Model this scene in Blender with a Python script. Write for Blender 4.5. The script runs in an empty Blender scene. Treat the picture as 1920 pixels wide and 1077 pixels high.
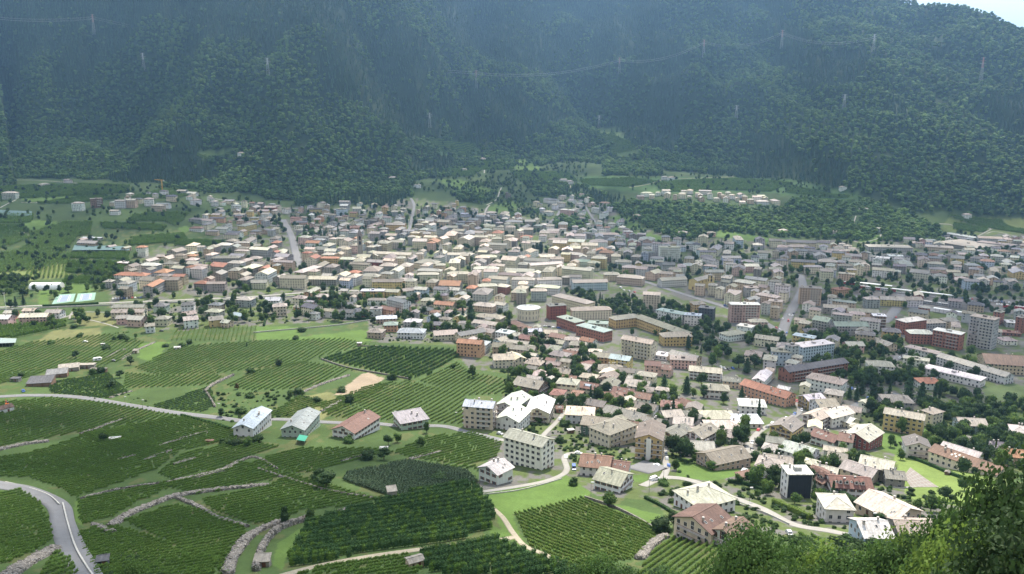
import bpy, math, random
import numpy as np
from math import radians, sin, cos, atan2, pi, hypot
rnd = random.Random(7)
nrg = np.random.default_rng(7)
sc = bpy.context.scene
col = sc.collection
CAMZ = 230.0
PITCH = math.atan(338.5/1500.0)
CP, SP = cos(PITCH), sin(PITCH)
# ------------------------------------------------------------------ camera
cam_d = bpy.data.cameras.new('camera'); cam = bpy.data.objects.new('camera', cam_d); col.objects.link(cam)
cam.location = (0, 0, CAMZ); cam.rotation_euler = (pi/2-PITCH, 0, 0)
cam_d.sensor_width = 36; cam_d.lens = 36*1500/1920; cam_d.clip_start = 0.5; cam_d.clip_end = 30000
sc.camera = cam
# ------------------------------------------------------------------ light
SUN_EL, SUN_AZ = radians(50), radians(14)     # azimuth to the right of the view direction (+Y)
w = bpy.data.worlds.new('World'); sc.world = w; w.use_nodes = True
nt = w.node_tree; bg = nt.nodes['Background']
sky = nt.nodes.new('ShaderNodeTexSky'); sky.sky_type = 'NISHITA'; sky.sun_disc = False
sky.sun_elevation = SUN_EL; sky.sun_rotation = SUN_AZ; sky.dust_density = 1.5; sky.air_density = 1.3
# broken white cloud over the blue
tcw = nt.nodes.new('ShaderNodeTexCoord'); mpw = nt.nodes.new('ShaderNodeMapping'); mpw.inputs['Scale'].default_value = (1.6, 1.6, 4.5)
nzw = nt.nodes.new('ShaderNodeTexNoise'); nzw.inputs['Scale'].default_value = 1.3; nzw.inputs['Detail'].default_value = 6
mrw = nt.nodes.new('ShaderNodeMapRange'); mrw.inputs[1].default_value = .35; mrw.inputs[2].default_value = .62; mrw.inputs[3].default_value = .55; mrw.inputs[4].default_value = .95
mxw = nt.nodes.new('ShaderNodeMix'); mxw.data_type = 'RGBA'; mxw.inputs['B'].default_value = (5.6, 5.5, 5.35, 1)
nt.links.new(tcw.outputs['Generated'], mpw.inputs[0]); nt.links.new(mpw.outputs[0], nzw.inputs['Vector']); nt.links.new(nzw.outputs[0], mrw.inputs[0])
nt.links.new(mrw.outputs[0], mxw.inputs['Factor']); nt.links.new(sky.outputs[0], mxw.inputs['A']); nt.links.new(mxw.outputs['Result'], bg.inputs[0]); bg.inputs[1].default_value = 0.15
sd = bpy.data.lights.new('sun', 'SUN'); sd.energy = 5.0; sd.angle = radians(0.5); sd.color = (1, .91, .77)
sun = bpy.data.objects.new('sun', sd); col.objects.link(sun)
SUNV = (sin(SUN_AZ)*cos(SUN_EL), cos(SUN_AZ)*cos(SUN_EL), sin(SUN_EL))   # towards the sun
import mathutils
sun.rotation_euler = mathutils.Vector(SUNV).to_track_quat('Z', 'Y').to_euler()
sc.view_settings.view_transform = 'Standard'; sc.view_settings.look = 'None'
sc.view_settings.exposure = 1.1; sc.view_settings.gamma = 1.0
sc.render.engine = 'CYCLES'
sc.cycles.use_denoising = True
sc.cycles.max_bounces = 4; sc.cycles.diffuse_bounces = 3; sc.cycles.glossy_bounces = 2
sc.cycles.transmission_bounces = 2; sc.cycles.transparent_max_bounces = 8; sc.cycles.volume_bounces = 0
sc.cycles.caustics_reflective = False; sc.cycles.caustics_refractive = False
HAZE_DENSITY = 0.000092

# ------------------------------------------------------------------ noise and terrain
def _hash(ix, iy, s):
    n = (ix.astype(np.int64)*374761393 + iy.astype(np.int64)*668265263 + s*2147483647) & 0x7fffffff
    n = ((n ^ (n >> 13))*1274126177) & 0x7fffffff
    return ((n ^ (n >> 16)) & 0xffff)/65535.0
def vnoise(x, y, s=0):
    x = np.asarray(x, float); y = np.asarray(y, float)
    ix = np.floor(x); iy = np.floor(y); fx = x-ix; fy = y-iy
    fx = fx*fx*(3-2*fx); fy = fy*fy*(3-2*fy)
    a = _hash(ix, iy, s); b = _hash(ix+1, iy, s); c = _hash(ix, iy+1, s); d = _hash(ix+1, iy+1, s)
    return (a*(1-fx)+b*fx)*(1-fy)+(c*(1-fx)+d*fx)*fy
def fbm(x, y, o=4, s=0):
    r = 0; a = .5; t = 0
    for k in range(o):
        r = r+a*vnoise(x, y, s+k*17); t += a; a *= .5; x = x*2.03+7.1; y = y*2.03+3.7
    return r/t
def ray(px, py):
    a = px-960.0; u = 538.5-py
    return np.array([a, 1500*CP+u*SP, -1500*SP+u*CP])
CTRL = '''0,1077,108 500,1077,103 960,1077,98 1400,1077,100 1920,1077,104 0,960,80 500,960,75 960,960,70 1400,960,66 1920,960,64
0,870,62 500,870,57 960,870,52 1400,870,45 1920,870,38 0,780,45 500,780,40 960,780,33 1400,780,25 1920,780,14
0,700,35 500,700,30 960,700,20 1400,700,10 1920,700,2 0,620,25 500,620,20 960,620,8 1400,620,1 1920,620,0
0,560,22 500,560,14 960,560,2 1400,560,0 1920,560,0 0,490,25 300,490,22 700,490,8 1100,490,0 1500,490,0 1920,490,0
0,430,35 300,430,35 600,430,18 900,430,8 1150,430,4 1500,440,2 1920,440,0
0,385,50 300,385,50 560,385,36 900,385,30 1130,385,32 1250,376,44 1440,382,40 1620,432,8 1760,440,0
0,345,68 300,345,66 600,350,62 750,350,56 900,330,66 1100,320,76 1300,335,70 1500,350,56 1650,395,24 1780,422,3 1920,420,0'''
P = []
for t in CTRL.split():
    x, y, z = map(float, t.split(','))
    d = ray(x, y); k = (z-CAMZ)/d[2]
    P.append((d[0]/d[1], d[1]*k, z))
for a in (-.62, -.3, 0, .3, .62):
    P += [(a, 5, 227), (a, 45, 188), (a, 100, 152)]
for a, zz in ((-.62, 110), (-.2, 110), (.1, 100), (.45, 40), (.62, 0)):
    P.append((a, 3000, zz))
P = np.array(P)
def _uv(a, Y): return np.stack([np.asarray(a)*3.2, np.log(np.asarray(Y)+60)*1.6], -1)
def _tps(A, B):
    r2 = ((A[:, None, :]-B[None, :, :])**2).sum(-1)
    return .5*r2*np.log(r2+1e-12)
UV = _uv(P[:, 0], P[:, 1]); n = len(P)
K = _tps(UV, UV)+np.eye(n)*2e-3; Q = np.c_[np.ones(n), UV]
M_ = np.block([[K, Q], [Q.T, np.zeros((3, 3))]])
W_ = np.linalg.solve(M_, np.r_[P[:, 2], 0, 0, 0])
GA = np.linspace(-.75, .75, 181); GL = np.linspace(math.log(62), math.log(3060), 261)
aa, ll = np.meshgrid(GA, GL)
q = np.stack([aa.ravel()*3.2, ll.ravel()*1.6], -1)
GZ = np.empty(len(q))
for i in range(0, len(q), 8000):
    GZ[i:i+8000] = _tps(q[i:i+8000], UV) @ W_[:n] + np.c_[np.ones(len(q[i:i+8000])), q[i:i+8000]] @ W_[n:]
GZ = GZ.reshape(aa.shape)
BASE = [(-.78, 1700), (-.62, 1700)]
for x, y, z in ((0, 335, 70), (300, 345, 66), (550, 378, 38), (750, 352, 54), (900, 318, 70), (1100, 308, 80), (1300, 328, 73), (1500, 345, 60), (1650, 390, 26), (1780, 420, 3), (1920, 416, 0)):
    d = ray(x, y); BASE.append((d[0]/d[1], d[1]*(z-CAMZ)/d[2]))
BASE += [(.66, 1450), (.8, 1300)]
BASE = np.array(BASE)
def zg(X, Y):
    X = np.asarray(X, float); Y = np.asarray(Y, float)
    Yc = np.clip(Y, 6, 2990); a = np.clip(X/np.maximum(Yc, 1), -.745, .745)
    fa = (a+.75)/1.5*180; fl = (np.log(Yc+60)-GL[0])/(GL[-1]-GL[0])*260
    ia = np.clip(fa.astype(int), 0, 179); il = np.clip(fl.astype(int), 0, 259); ta = fa-ia; tl = fl-il
    z = (GZ[il, ia]*(1-ta)+GZ[il, ia+1]*ta)*(1-tl)+(GZ[il+1, ia]*(1-ta)+GZ[il+1, ia+1]*ta)*tl
    z = z+np.clip(6-Y, 0, 3000)*.45
    aw = X/np.maximum(Y, 400)
    yb = np.interp(aw, BASE[:, 0], BASE[:, 1])
    d = Y-yb
    sp = (fbm((X+Y*.35)/300, Y/700, 3, 5)-.5)*310+(fbm((X+Y*.3)/110, Y/240, 3, 9)-.5)*120
    amp = np.clip(d/350, 0, 1)
    m = 30+d*.58+np.clip(d-300, 0, 9e9)*.08+sp*amp
    # crest falling away to the right, and the far flank behind the spur
    cap = 532-(X-1196)*.74+(fbm(X/150, Y/200, 3, 21)-.5)*22-np.clip(Y-2900, 0, 9e9)*.9
    cap = np.minimum(cap, 1500+0*X)
    m = np.where(m < cap, m, cap)
    # spur valley on the right side of the slope
    k = 18.0; h = np.clip(.5+.5*(m-z)/k, 0, 1)
    z = z*(1-h)+m*h+k*h*(1-h)
    return z
T_ = np.geomspace(.085, 3.2, 1200)
def at(px, py, h=0.0):
    d = ray(px, py)
    X = d[0]*T_; Y = d[1]*T_; Z = CAMZ+d[2]*T_
    f = Z-zg(X, Y)-h
    i = np.argmax(f < 0)
    if f[0] < 0: t = T_[0]
    else:
        t = T_[-1] if i == 0 else T_[i-1]+(T_[i]-T_[i-1])*f[i-1]/(f[i-1]-f[i]+1e-9)
    return np.array([d[0]*t, d[1]*t, CAMZ+d[2]*t])
def proj(X, Y, Z):
    X = np.asarray(X, float); Y = np.asarray(Y, float); dz = np.asarray(Z, float)-CAMZ
    dep = Y*CP-dz*SP; up = Y*SP+dz*CP
    dep = np.where(dep < 1, 1, dep)
    return 960+1500*X/dep, 538.5-1500*up/dep
def g(x, y): return float(zg(np.array([x]), np.array([y]))[0])
def inpoly(x, y, poly):
    x = np.asarray(x); y = np.asarray(y); r = np.zeros(x.shape, bool); n = len(poly)
    for i in range(n):
        x1, y1 = poly[i]; x2, y2 = poly[(i+1) % n]
        if y1 == y2: continue
        c = ((y1 > y) != (y2 > y)) & (x < (x2-x1)*(y-y1)/(y2-y1)+x1)
        r ^= c
    return r
def PL(s): return [tuple(map(float, t.split(','))) for t in s.split()]
def wpoly(s):
    r = []
    for a in (PL(s) if isinstance(s, str) else s):
        p = at(*a); r.append((p[0], p[1]))
    return r
def catmull(pts, step):
    P0 = [pts[0]]+list(pts)+[pts[-1]]; out = []
    P0 = [np.array(p, float) for p in P0]
    for i in range(1, len(P0)-2):
        n = max(2, int(np.linalg.norm(P0[i+1]-P0[i])/step))
        for k in range(n):
            t = k/n
            out.append(.5*((2*P0[i])+(-P0[i-1]+P0[i+1])*t+(2*P0[i-1]-5*P0[i]+4*P0[i+1]-P0[i+2])*t*t+(-P0[i-1]+3*P0[i]-3*P0[i+1]+P0[i+2])*t**3))
    out.append(P0[-2]); return out

# ------------------------------------------------------------------ materials
def mat(name, base=None, rough=.85, var=.0, noise=None, bump=0, attr=False, objcol=False, spec=.25, transl=0, metal=0, nscale=.35, rnd_var=0.0, extra=None):
    m = bpy.data.materials.new(name); m.use_nodes = True; N = m.node_tree; L = N.links
    b = N.nodes['Principled BSDF']; b.inputs['Roughness'].default_value = rough; b.inputs['Metallic'].default_value = metal
    b.inputs['Specular IOR Level'].default_value = spec
    if attr:
        a = N.nodes.new('ShaderNodeAttribute'); a.attribute_name = 'Col'; c = a.outputs['Color']
    else:
        r = N.nodes.new('ShaderNodeRGB'); r.outputs[0].default_value = (*base, 1); c = r.outputs[0]
    tc = N.nodes.new('ShaderNodeTexCoord')
    geo = N.nodes.new('ShaderNodeNewGeometry')
    fac = None
    if var:
        nz = N.nodes.new('ShaderNodeTexNoise'); nz.inputs['Scale'].default_value = nscale; nz.inputs['Detail'].default_value = 5
        nz.inputs['Roughness'].default_value = .65
        L.new(geo.outputs['Position'], nz.inputs['Vector'])
        mr = N.nodes.new('ShaderNodeMapRange'); mr.inputs[1].default_value = .25; mr.inputs[2].default_value = .75
        mr.inputs[3].default_value = 1-var; mr.inputs[4].default_value = 1+var
        L.new(nz.outputs[0], mr.inputs[0]); fac = mr.outputs[0]
    if rnd_var:
        oi = N.nodes.new('ShaderNodeObjectInfo'); mr = N.nodes.new('ShaderNodeMapRange')
        mr.inputs[3].default_value = 1-rnd_var; mr.inputs[4].default_value = 1+rnd_var
        L.new(oi.outputs['Random'], mr.inputs[0])
        if fac is None: fac = mr.outputs[0]
        else:
            mm = N.nodes.new('ShaderNodeMath'); mm.operation = 'MULTIPLY'; L.new(fac, mm.inputs[0]); L.new(mr.outputs[0], mm.inputs[1]); fac = mm.outputs[0]
    if extra: c, fac = extra(N, L, tc, c, fac, b, geo)
    if fac is not None:
        vm = N.nodes.new('ShaderNodeVectorMath'); vm.operation = 'SCALE'
        L.new(c, vm.inputs[0]); L.new(fac, vm.inputs['Scale']); c = vm.outputs[0]
    L.new(c, b.inputs['Base Color'])
    if transl:
        t = N.nodes.new('ShaderNodeBsdfTranslucent'); L.new(c, t.inputs[0]); mx = N.nodes.new('ShaderNodeMixShader'); mx.inputs[0].default_value = transl
        L.new(b.outputs[0], mx.inputs[1]); L.new(t.outputs[0], mx.inputs[2])
        L.new(mx.outputs[0], N.nodes['Material Output'].inputs[0])
    return m
def mulf(N, L, a, b_):
    if a is None: return b_
    mm = N.nodes.new('ShaderNodeMath'); mm.operation = 'MULTIPLY'; L.new(a, mm.inputs[0]); L.new(b_, mm.inputs[1]); return mm.outputs[0]
def roof_extra(N, L, tc, c, fac, b, geo):
    # courses of slabs and weathering streaks that run down the slope (object space: x along the ridge)
    sep = N.nodes.new('ShaderNodeSeparateXYZ'); L.new(tc.outputs['Object'], sep.inputs[0])
    cmb = N.nodes.new('ShaderNodeCombineXYZ')
    m1 = N.nodes.new('ShaderNodeMath'); m1.operation = 'MULTIPLY'; m1.inputs[1].default_value = 1.1; L.new(sep.outputs[0], m1.inputs[0])
    m2 = N.nodes.new('ShaderNodeMath'); m2.operation = 'MULTIPLY'; m2.inputs[1].default_value = .16; L.new(sep.outputs[1], m2.inputs[0])
    L.new(m1.outputs[0], cmb.inputs[0]); L.new(m2.outputs[0], cmb.inputs[1])
    oi = N.nodes.new('ShaderNodeObjectInfo')
    m3 = N.nodes.new('ShaderNodeMath'); m3.operation = 'MULTIPLY'; m3.inputs[1].default_value = 50; L.new(oi.outputs['Random'], m3.inputs[0])
    L.new(m3.outputs[0], cmb.inputs[2])
    nz = N.nodes.new('ShaderNodeTexNoise'); nz.inputs['Scale'].default_value = 1; nz.inputs['Detail'].default_value = 4; nz.inputs['Roughness'].default_value = .7
    L.new(cmb.outputs[0], nz.inputs['Vector'])
    mr = N.nodes.new('ShaderNodeMapRange'); mr.inputs[1].default_value = .3; mr.inputs[2].default_value = .7; mr.inputs[3].default_value = .60; mr.inputs[4].default_value = 1.22
    L.new(nz.outputs[0], mr.inputs[0]); fac = mulf(N, L, fac, mr.outputs[0])
    vo = N.nodes.new('ShaderNodeTexVoronoi'); vo.inputs['Scale'].default_value = 1.6
    L.new(tc.outputs['Object'], vo.inputs['Vector'])
    mr2 = N.nodes.new('ShaderNodeMapRange'); mr2.inputs[3].default_value = .84; mr2.inputs[4].default_value = 1.14
    sc_ = N.nodes.new('ShaderNodeSeparateColor'); L.new(vo.outputs['Color'], sc_.inputs[0]); L.new(sc_.outputs[0], mr2.inputs[0])
    fac = mulf(N, L, fac, mr2.outputs[0])
    bp = N.nodes.new('ShaderNodeBump'); bp.inputs['Strength'].default_value = .5; bp.inputs['Distance'].default_value = .06
    L.new(sc_.outputs[0], bp.inputs['Height']); L.new(bp.outputs[0], b.inputs['Normal'])
    return c, fac
def wall_extra(N, L, tc, c, fac, b, geo):
    mp = N.nodes.new('ShaderNodeMapping'); mp.inputs['Scale'].default_value = (.5, .5, .09); L.new(tc.outputs['Object'], mp.inputs[0])
    nz = N.nodes.new('ShaderNodeTexNoise'); nz.inputs['Scale'].default_value = 1.4; nz.inputs['Detail'].default_value = 5
    L.new(mp.outputs[0], nz.inputs['Vector'])
    mr = N.nodes.new('ShaderNodeMapRange'); mr.inputs[1].default_value = .35; mr.inputs[2].default_value = .65; mr.inputs[3].default_value = .9; mr.inputs[4].default_value = 1.05
    L.new(nz.outputs[0], mr.inputs[0]); return c, mulf(N, L, fac, mr.outputs[0])
MW = mat('plaster', attr=True, var=.05, rough=.9, extra=wall_extra)
MR = mat('roof_covering', attr=True, var=.10, rough=.75, nscale=.15, rnd_var=.10, extra=roof_extra, spec=.3)
MP = mat('painted_part', attr=True, rough=.7)
MG = mat('window_glass', (.022, .024, .027), rough=.25, spec=.3)
MF = mat('window_frame', (.55, .53, .5), rough=.6)
MSH = mat('shutter_wood', (.13, .06, .035), rough=.7)
MM = mat('metal', (.45, .46, .47), rough=.45, metal=.6)
def stone_extra(N, L, tc, c, fac, b, geo):
    vo = N.nodes.new('ShaderNodeTexVoronoi'); vo.inputs['Scale'].default_value = 2.6; L.new(geo.outputs['Position'], vo.inputs['Vector'])
    s = N.nodes.new('ShaderNodeSeparateColor'); L.new(vo.outputs['Color'], s.inputs[0])
    mr = N.nodes.new('ShaderNodeMapRange'); mr.inputs[3].default_value = .5; mr.inputs[4].default_value = 1.45; L.new(s.outputs[0], mr.inputs[0])
    d = N.nodes.new('ShaderNodeMapRange'); d.inputs[1].default_value = 0; d.inputs[2].default_value = .5; d.inputs[3].default_value = 1.15; d.inputs[4].default_value = .45
    L.new(vo.outputs['Distance'], d.inputs[0])
    bp = N.nodes.new('ShaderNodeBump'); bp.inputs['Strength'].default_value = 1; bp.inputs['Distance'].default_value = .25; bp.invert = True
    L.new(vo.outputs['Distance'], bp.inputs['Height']); L.new(bp.outputs[0], b.inputs['Normal'])
    return c, mulf(N, L, mulf(N, L, fac, mr.outputs[0]), d.outputs[0])
MST = mat('dry_stone', (.34, .31, .275), var=.2, extra=stone_extra)
def ground_extra(N, L, tc, c, fac, b, geo):
    for s, lo, hi in ((.9, .8, 1.2), (.05, .82, 1.18)):
        nz = N.nodes.new('ShaderNodeTexNoise'); nz.inputs['Scale'].default_value = s; nz.inputs['Detail'].default_value = 6; nz.inputs['Roughness'].default_value = .7
        L.new(geo.outputs['Position'], nz.inputs['Vector'])
        mr = N.nodes.new('ShaderNodeMapRange'); mr.inputs[1].default_value = .3; mr.inputs[2].default_value = .7; mr.inputs[3].default_value = lo; mr.inputs[4].default_value = hi
        L.new(nz.outputs[0], mr.inputs[0]); fac = mulf(N, L, fac, mr.outputs[0])
    return c, fac
MGR = mat('soil_and_grass', attr=True, extra=ground_extra, rough=.95, spec=.1)
MRD = mat('asphalt', (.15, .15, .155), var=.12, nscale=.25, rough=.85)
MRL = mat('pale_paving', (.245, .235, .215), var=.12, nscale=.25, rough=.85)
MRT = mat('gravel_track', (.27, .24, .18), var=.25, nscale=.8, rough=.95)
MBARK = mat('bark', (.07, .05, .035), var=.2)
def leaf(name, colr, rv=.25, tr=.3):
    return mat(name, colr, rough=.7, spec=.15, transl=tr, rnd_var=rv, var=.18, nscale=.25)
ML = {'dark': leaf('leaf_dark', (.035, .065, .022)), 'mid': leaf('leaf_mid', (.058, .108, .028), tr=.4), 'light': leaf('leaf_light', (.11, .17, .035), tr=.45),
      'fir': leaf('fir_needles', (.042, .080, .032), tr=.15), 'fora': leaf('forest_leaf_dark', (.070, .130, .036), .35, .35), 'forb': leaf('forest_leaf_light', (.105, .175, .044), .35, .35),
      'vine': leaf('vine_leaf', (.11, .19, .035), .1, .4), 'vinel': leaf('vine_leaf_pale', (.135, .20, .04), .1, .4), 'vined': leaf('vine_leaf_dark', (.05, .105, .03), .1),
      'hedge': leaf('hedge_leaf', (.035, .08, .02)), 'kiwi': leaf('pergola_leaf', (.06, .095, .05), .25), 'rust': leaf('reddish_leaf', (.12, .07, .025))}

# ------------------------------------------------------------------ mesh helper
class MB:
    def __init__(s): s.v = []; s.f = []; s.m = []; s.c = []
    def quad(s, pts, m=0, c=(1, 1, 1)):
        k = len(s.v); s.v += [tuple(p) for p in pts]; s.f.append(tuple(range(k, k+len(pts)))); s.m.append(m); s.c.append(c)
    def box(s, x0, x1, y0, y1, z0, z1, m=0, c=(1, 1, 1), T=None):
        p = [(x0, y0, z0), (x1, y0, z0), (x1, y1, z0), (x0, y1, z0), (x0, y0, z1), (x1, y0, z1), (x1, y1, z1), (x0, y1, z1)]
        if T: p = [T(*q) for q in p]
        k = len(s.v); s.v += p
        for f in ((0, 3, 2, 1), (4, 5, 6, 7), (0, 1, 5, 4), (1, 2, 6, 5), (2, 3, 7, 6), (3, 0, 4, 7)):
            s.f.append(tuple(k+i for i in f)); s.m.append(m); s.c.append(c)
    def cyl(s, x, y, z0, z1, r0, r1, n=8, m=0, c=(1, 1, 1), cap=True):
        k = len(s.v)
        for z, r in ((z0, r0), (z1, r1)):
            for i in range(n): s.v.append((x+r*cos(2*pi*i/n), y+r*sin(2*pi*i/n), z))
        for i in range(n):
            s.f.append((k+i, k+(i+1) % n, k+n+(i+1) % n, k+n+i)); s.m.append(m); s.c.append(c)
        if cap: s.f.append(tuple(k+n+i for i in range(n))); s.m.append(m); s.c.append(c)
    def bar(s, a, b, r, m=0, c=(1, 1, 1), n=4):
        a = np.array(a, float); b = np.array(b, float); d = b-a; L = np.linalg.norm(d); d = d/max(L, 1e-6)
        u = np.cross(d, (0, 0, 1)); u = u/np.linalg.norm(u) if np.linalg.norm(u) > 1e-3 else np.array([1., 0, 0]); v = np.cross(d, u)
        k = len(s.v)
        for q in (a, b):
            for i in range(n): s.v.append(tuple(q+r*(u*cos(2*pi*i/n+.78)+v*sin(2*pi*i/n+.78))))
        for i in range(n): s.f.append((k+i, k+(i+1) % n, k+n+(i+1) % n, k+n+i)); s.m.append(m); s.c.append(c)
        s.f.append(tuple(k+n+i for i in range(n))); s.m.append(m); s.c.append(c)
    def mesh(s, name, mats):
        me = bpy.data.meshes.new(name)
        me.from_pydata(s.v, [], s.f)
        if not isinstance(mats, (list, tuple)): mats = [mats]
        for m in mats: me.materials.append(m)
        me.polygons.foreach_set('material_index', s.m)
        a = me.attributes.new('Col', 'FLOAT_COLOR', 'FACE')
        a.data.foreach_set('color', np.array([(*c, 1) for c in s.c], np.float32).ravel())
        me.update(); return me
    def build(s, name, mats, parent=None, loc=None, rz=None):
        return link(name, s.mesh(name, mats), parent, loc, rz)
def link(name, me, parent=None, loc=None, rz=None):
    o = bpy.data.objects.new(name, me); col.objects.link(o)
    if parent is not None: o.parent = parent
    if loc is not None: o.location = loc
    if rz is not None: o.rotation_euler = (0, 0, rz)
    return o
def tag(o, label=None, cat=None, group=None, kind=None):
    if label: o['label'] = label
    if cat: o['category'] = cat
    if group: o['group'] = group
    if kind: o['kind'] = kind
    return o
def empty(name, loc, rz=0):
    o = bpy.data.objects.new(name, None); col.objects.link(o); o.location = loc; o.rotation_euler = (0, 0, rz); return o
def np_mesh(name, V, F, mats, colr=None, midx=None, dom='POINT'):
    me = bpy.data.meshes.new(name); V = np.asarray(V, np.float32); F = np.asarray(F, np.int32)
    k = F.shape[1]
    me.vertices.add(len(V)); me.vertices.foreach_set('co', V.ravel())
    me.loops.add(F.size); me.loops.foreach_set('vertex_index', F.ravel())
    me.polygons.add(len(F)); me.polygons.foreach_set('loop_start', np.arange(0, F.size, k, dtype=np.int32))
    me.polygons.foreach_set('loop_total', np.full(len(F), k, np.int32))
    for m in (mats if isinstance(mats, (list, tuple)) else [mats]): me.materials.append(m)
    if midx is not None: me.polygons.foreach_set('material_index', np.asarray(midx, np.int32))
    if colr is not None:
        a = me.attributes.new('Col', 'FLOAT_COLOR', dom)
        a.data.foreach_set('color', np.c_[colr, np.ones(len(colr))].astype(np.float32).ravel())
    me.update(calc_edges=True); return me

# ------------------------------------------------------------------ colour zones of the ground (real surface cover)
GRASS = (.050, .080, .026); MEADOW = (.078, .128, .032); DRY = (.125, .13, .055); SOIL = (.25, .20, .145); PAVE = (.135, .13, .12)
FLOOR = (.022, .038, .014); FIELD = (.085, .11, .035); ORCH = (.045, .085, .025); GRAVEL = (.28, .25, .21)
TOWN = PL('''430,402 560,388 700,384 770,372 850,380 930,395 1020,380 1090,372 1150,385 1180,425 1300,445 1440,452 1600,450 1700,452 1800,432 2300,430 2300,760 1900,770 1740,810 1870,850 1900,930 1700,1000 1580,1010 1480,1000
1400,1020 1270,1010 1230,940 1120,930 1060,895 980,925 890,915 930,830 860,800 960,735 960,705 880,690 850,655 690,640 690,600 470,612 330,620 210,612 205,540 240,500 300,460 400,455 400,420''')
ZONES = [
 (TOWN, PAVE, .55),
 ('480,612 560,612 562,632 690,618 700,640 600,640 480,636', MEADOW, .1), ('690,640 860,650 855,662 700,655', GRASS, .1),
 ('890,930 1060,890 1110,925 1090,935 960,965 990,1040 940,1000 930,950', MEADOW, .1),
 ('1110,935 1150,945 1240,965 1235,995 1150,955', MEADOW, .1), ('1265,860 1350,860 1400,890 1330,902 1270,895', MEADOW, .15),
 ('1180,890 1215,890 1215,905 1190,905', MEADOW, .1), ('1675,850 1700,830 1850,900 1900,940 1800,950 1700,935 1690,905', (.13, .18, .05), .1),
 ('1640,810 1700,815 1760,830 1740,850 1690,860 1650,840', MEADOW, .15), ('640,730 680,700 720,710 690,730 640,742', SOIL, .05),
 ('345,870 360,868 400,880 380,890', GRASS, .1), ('625,742 690,698 720,712 665,738', SOIL, .05), ('100,620 190,615 185,650 60,645', DRY, .3),
 ('130,585 200,588 225,612 150,612', DRY, .2), ('260,645 300,640 320,642 290,680 260,672', MEADOW, .1), ('240,745 330,725 400,735 300,765 240,755', GRASS, .1),
 ('140,940 150,938 155,985 140,975', MEADOW, .1), ('185,985 215,975 250,950 355,915 370,905 372,918 260,965 200,990', GRASS, .1),
 ('510,1060 520,1020 580,980 560,1000 540,1040 530,1070', MEADOW, .1), ('910,975 945,1000 950,1010 920,1005', MEADOW, .1),
 ('560,745 620,735 640,760 600,790 520,780', DRY, .4), ('740,730 870,700 900,720 880,800 740,790', GRASS, .1),
 ('70,535 105,528 170,535 175,550 100,552', MEADOW, .1), ('72,545 92,545 92,572 72,572', MEADOW, .05),
 ('30,425 60,412 110,415 100,430 40,434', MEADOW, .1), ('170,395 240,390 330,400 300,420 170,425', GRASS, .2), ('0,500 60,490 130,490 130,520 0,530', (.12, .15, .05), .4),
 ('40,372 80,362 150,366 130,376 50,380', MEADOW, .2), ('330,430 350,422 360,432 345,436', MEADOW, .1),
 ('915,390 950,378 985,382 960,395 915,400', MEADOW, .1), ('1080,395 1100,390 1105,412 1090,408', MEADOW, .1), ('820,336 860,336 900,350 940,360 880,362 840,350', MEADOW, .2),
 ('960,300 990,298 1020,320 970,318', MEADOW, .2), ('1150,405 1180,405 1205,430 1150,432', MEADOW, .2), ('1140,430 1230,440 1260,455 1160,452', MEADOW, .2),
 ('1180,350 1215,345 1240,362 1200,362', MEADOW, .2), ('1610,440 1650,440 1650,455 1610,455', MEADOW, .2), ('1350,432 1440,445 1440,455 1340,445', MEADOW, .2),
 ('370,285 440,280 470,295 380,300', (.08, .12, .04), .2), ('800,262 890,268 905,290 830,295', ORCH, .2), ('1110,240 1160,240 1200,290 1160,300', (.08, .12, .04), .2),
 ('1780,405 2200,412 2200,440 1760,440', FIELD, .1), ('1100,330 1480,335 1620,365 1600,390 1450,362 1200,362 1080,350', ORCH, .3),
 ('1840,725 1900,720 2000,735 1990,755 1850,750', (.09, .12, .05), .1), ('1690,790 1760,795 1740,812 1690,808', MEADOW, .2),
 ('1510,540 2100,575 2100,610 1640,565 1510,552', (.13, .125, .12), .1), ('1840,800 1920,790 2000,790 1960,830 1850,815', MEADOW, .2),
 ('1585,690 1620,690 1625,712 1590,712', MEADOW, .1), ('1480,600 1500,598 1500,612 1480,612', GRASS, .1),
]
ZONES = [((PL(z) if isinstance(z, str) else z), c, n) for z, c, n in ZONES]
def lin(a, b, st): return list(np.arange(a, b, st))
R_ = [.3]+list(np.geomspace(3, 60, 14))
r = 60.0
while r < 200: r += 5; R_.append(r)
while r < 1650: r += max(.95, 1.8*r*r/(1500*190)); R_.append(r)
while r < 4300: r += 15; R_.append(r)
R_ += [4500, 4900]
R_ = np.array(R_)
th = np.concatenate([np.linspace(-180, -60, 34)[:-1], np.linspace(-60, -37, 14)[:-1], np.linspace(-37, 37, 520), np.linspace(37, 60, 14)[1:], np.linspace(60, 180, 34)[1:-1]])
TH = np.radians(th)
RR, TT = np.meshgrid(R_, TH, indexing='ij')
GX = RR*np.sin(TT); GY = RR*np.cos(TT); GZZ = zg(GX, GY)
spine = np.interp(GX/np.maximum(GY, 400), BASE[:, 0], BASE[:, 1])
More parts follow.
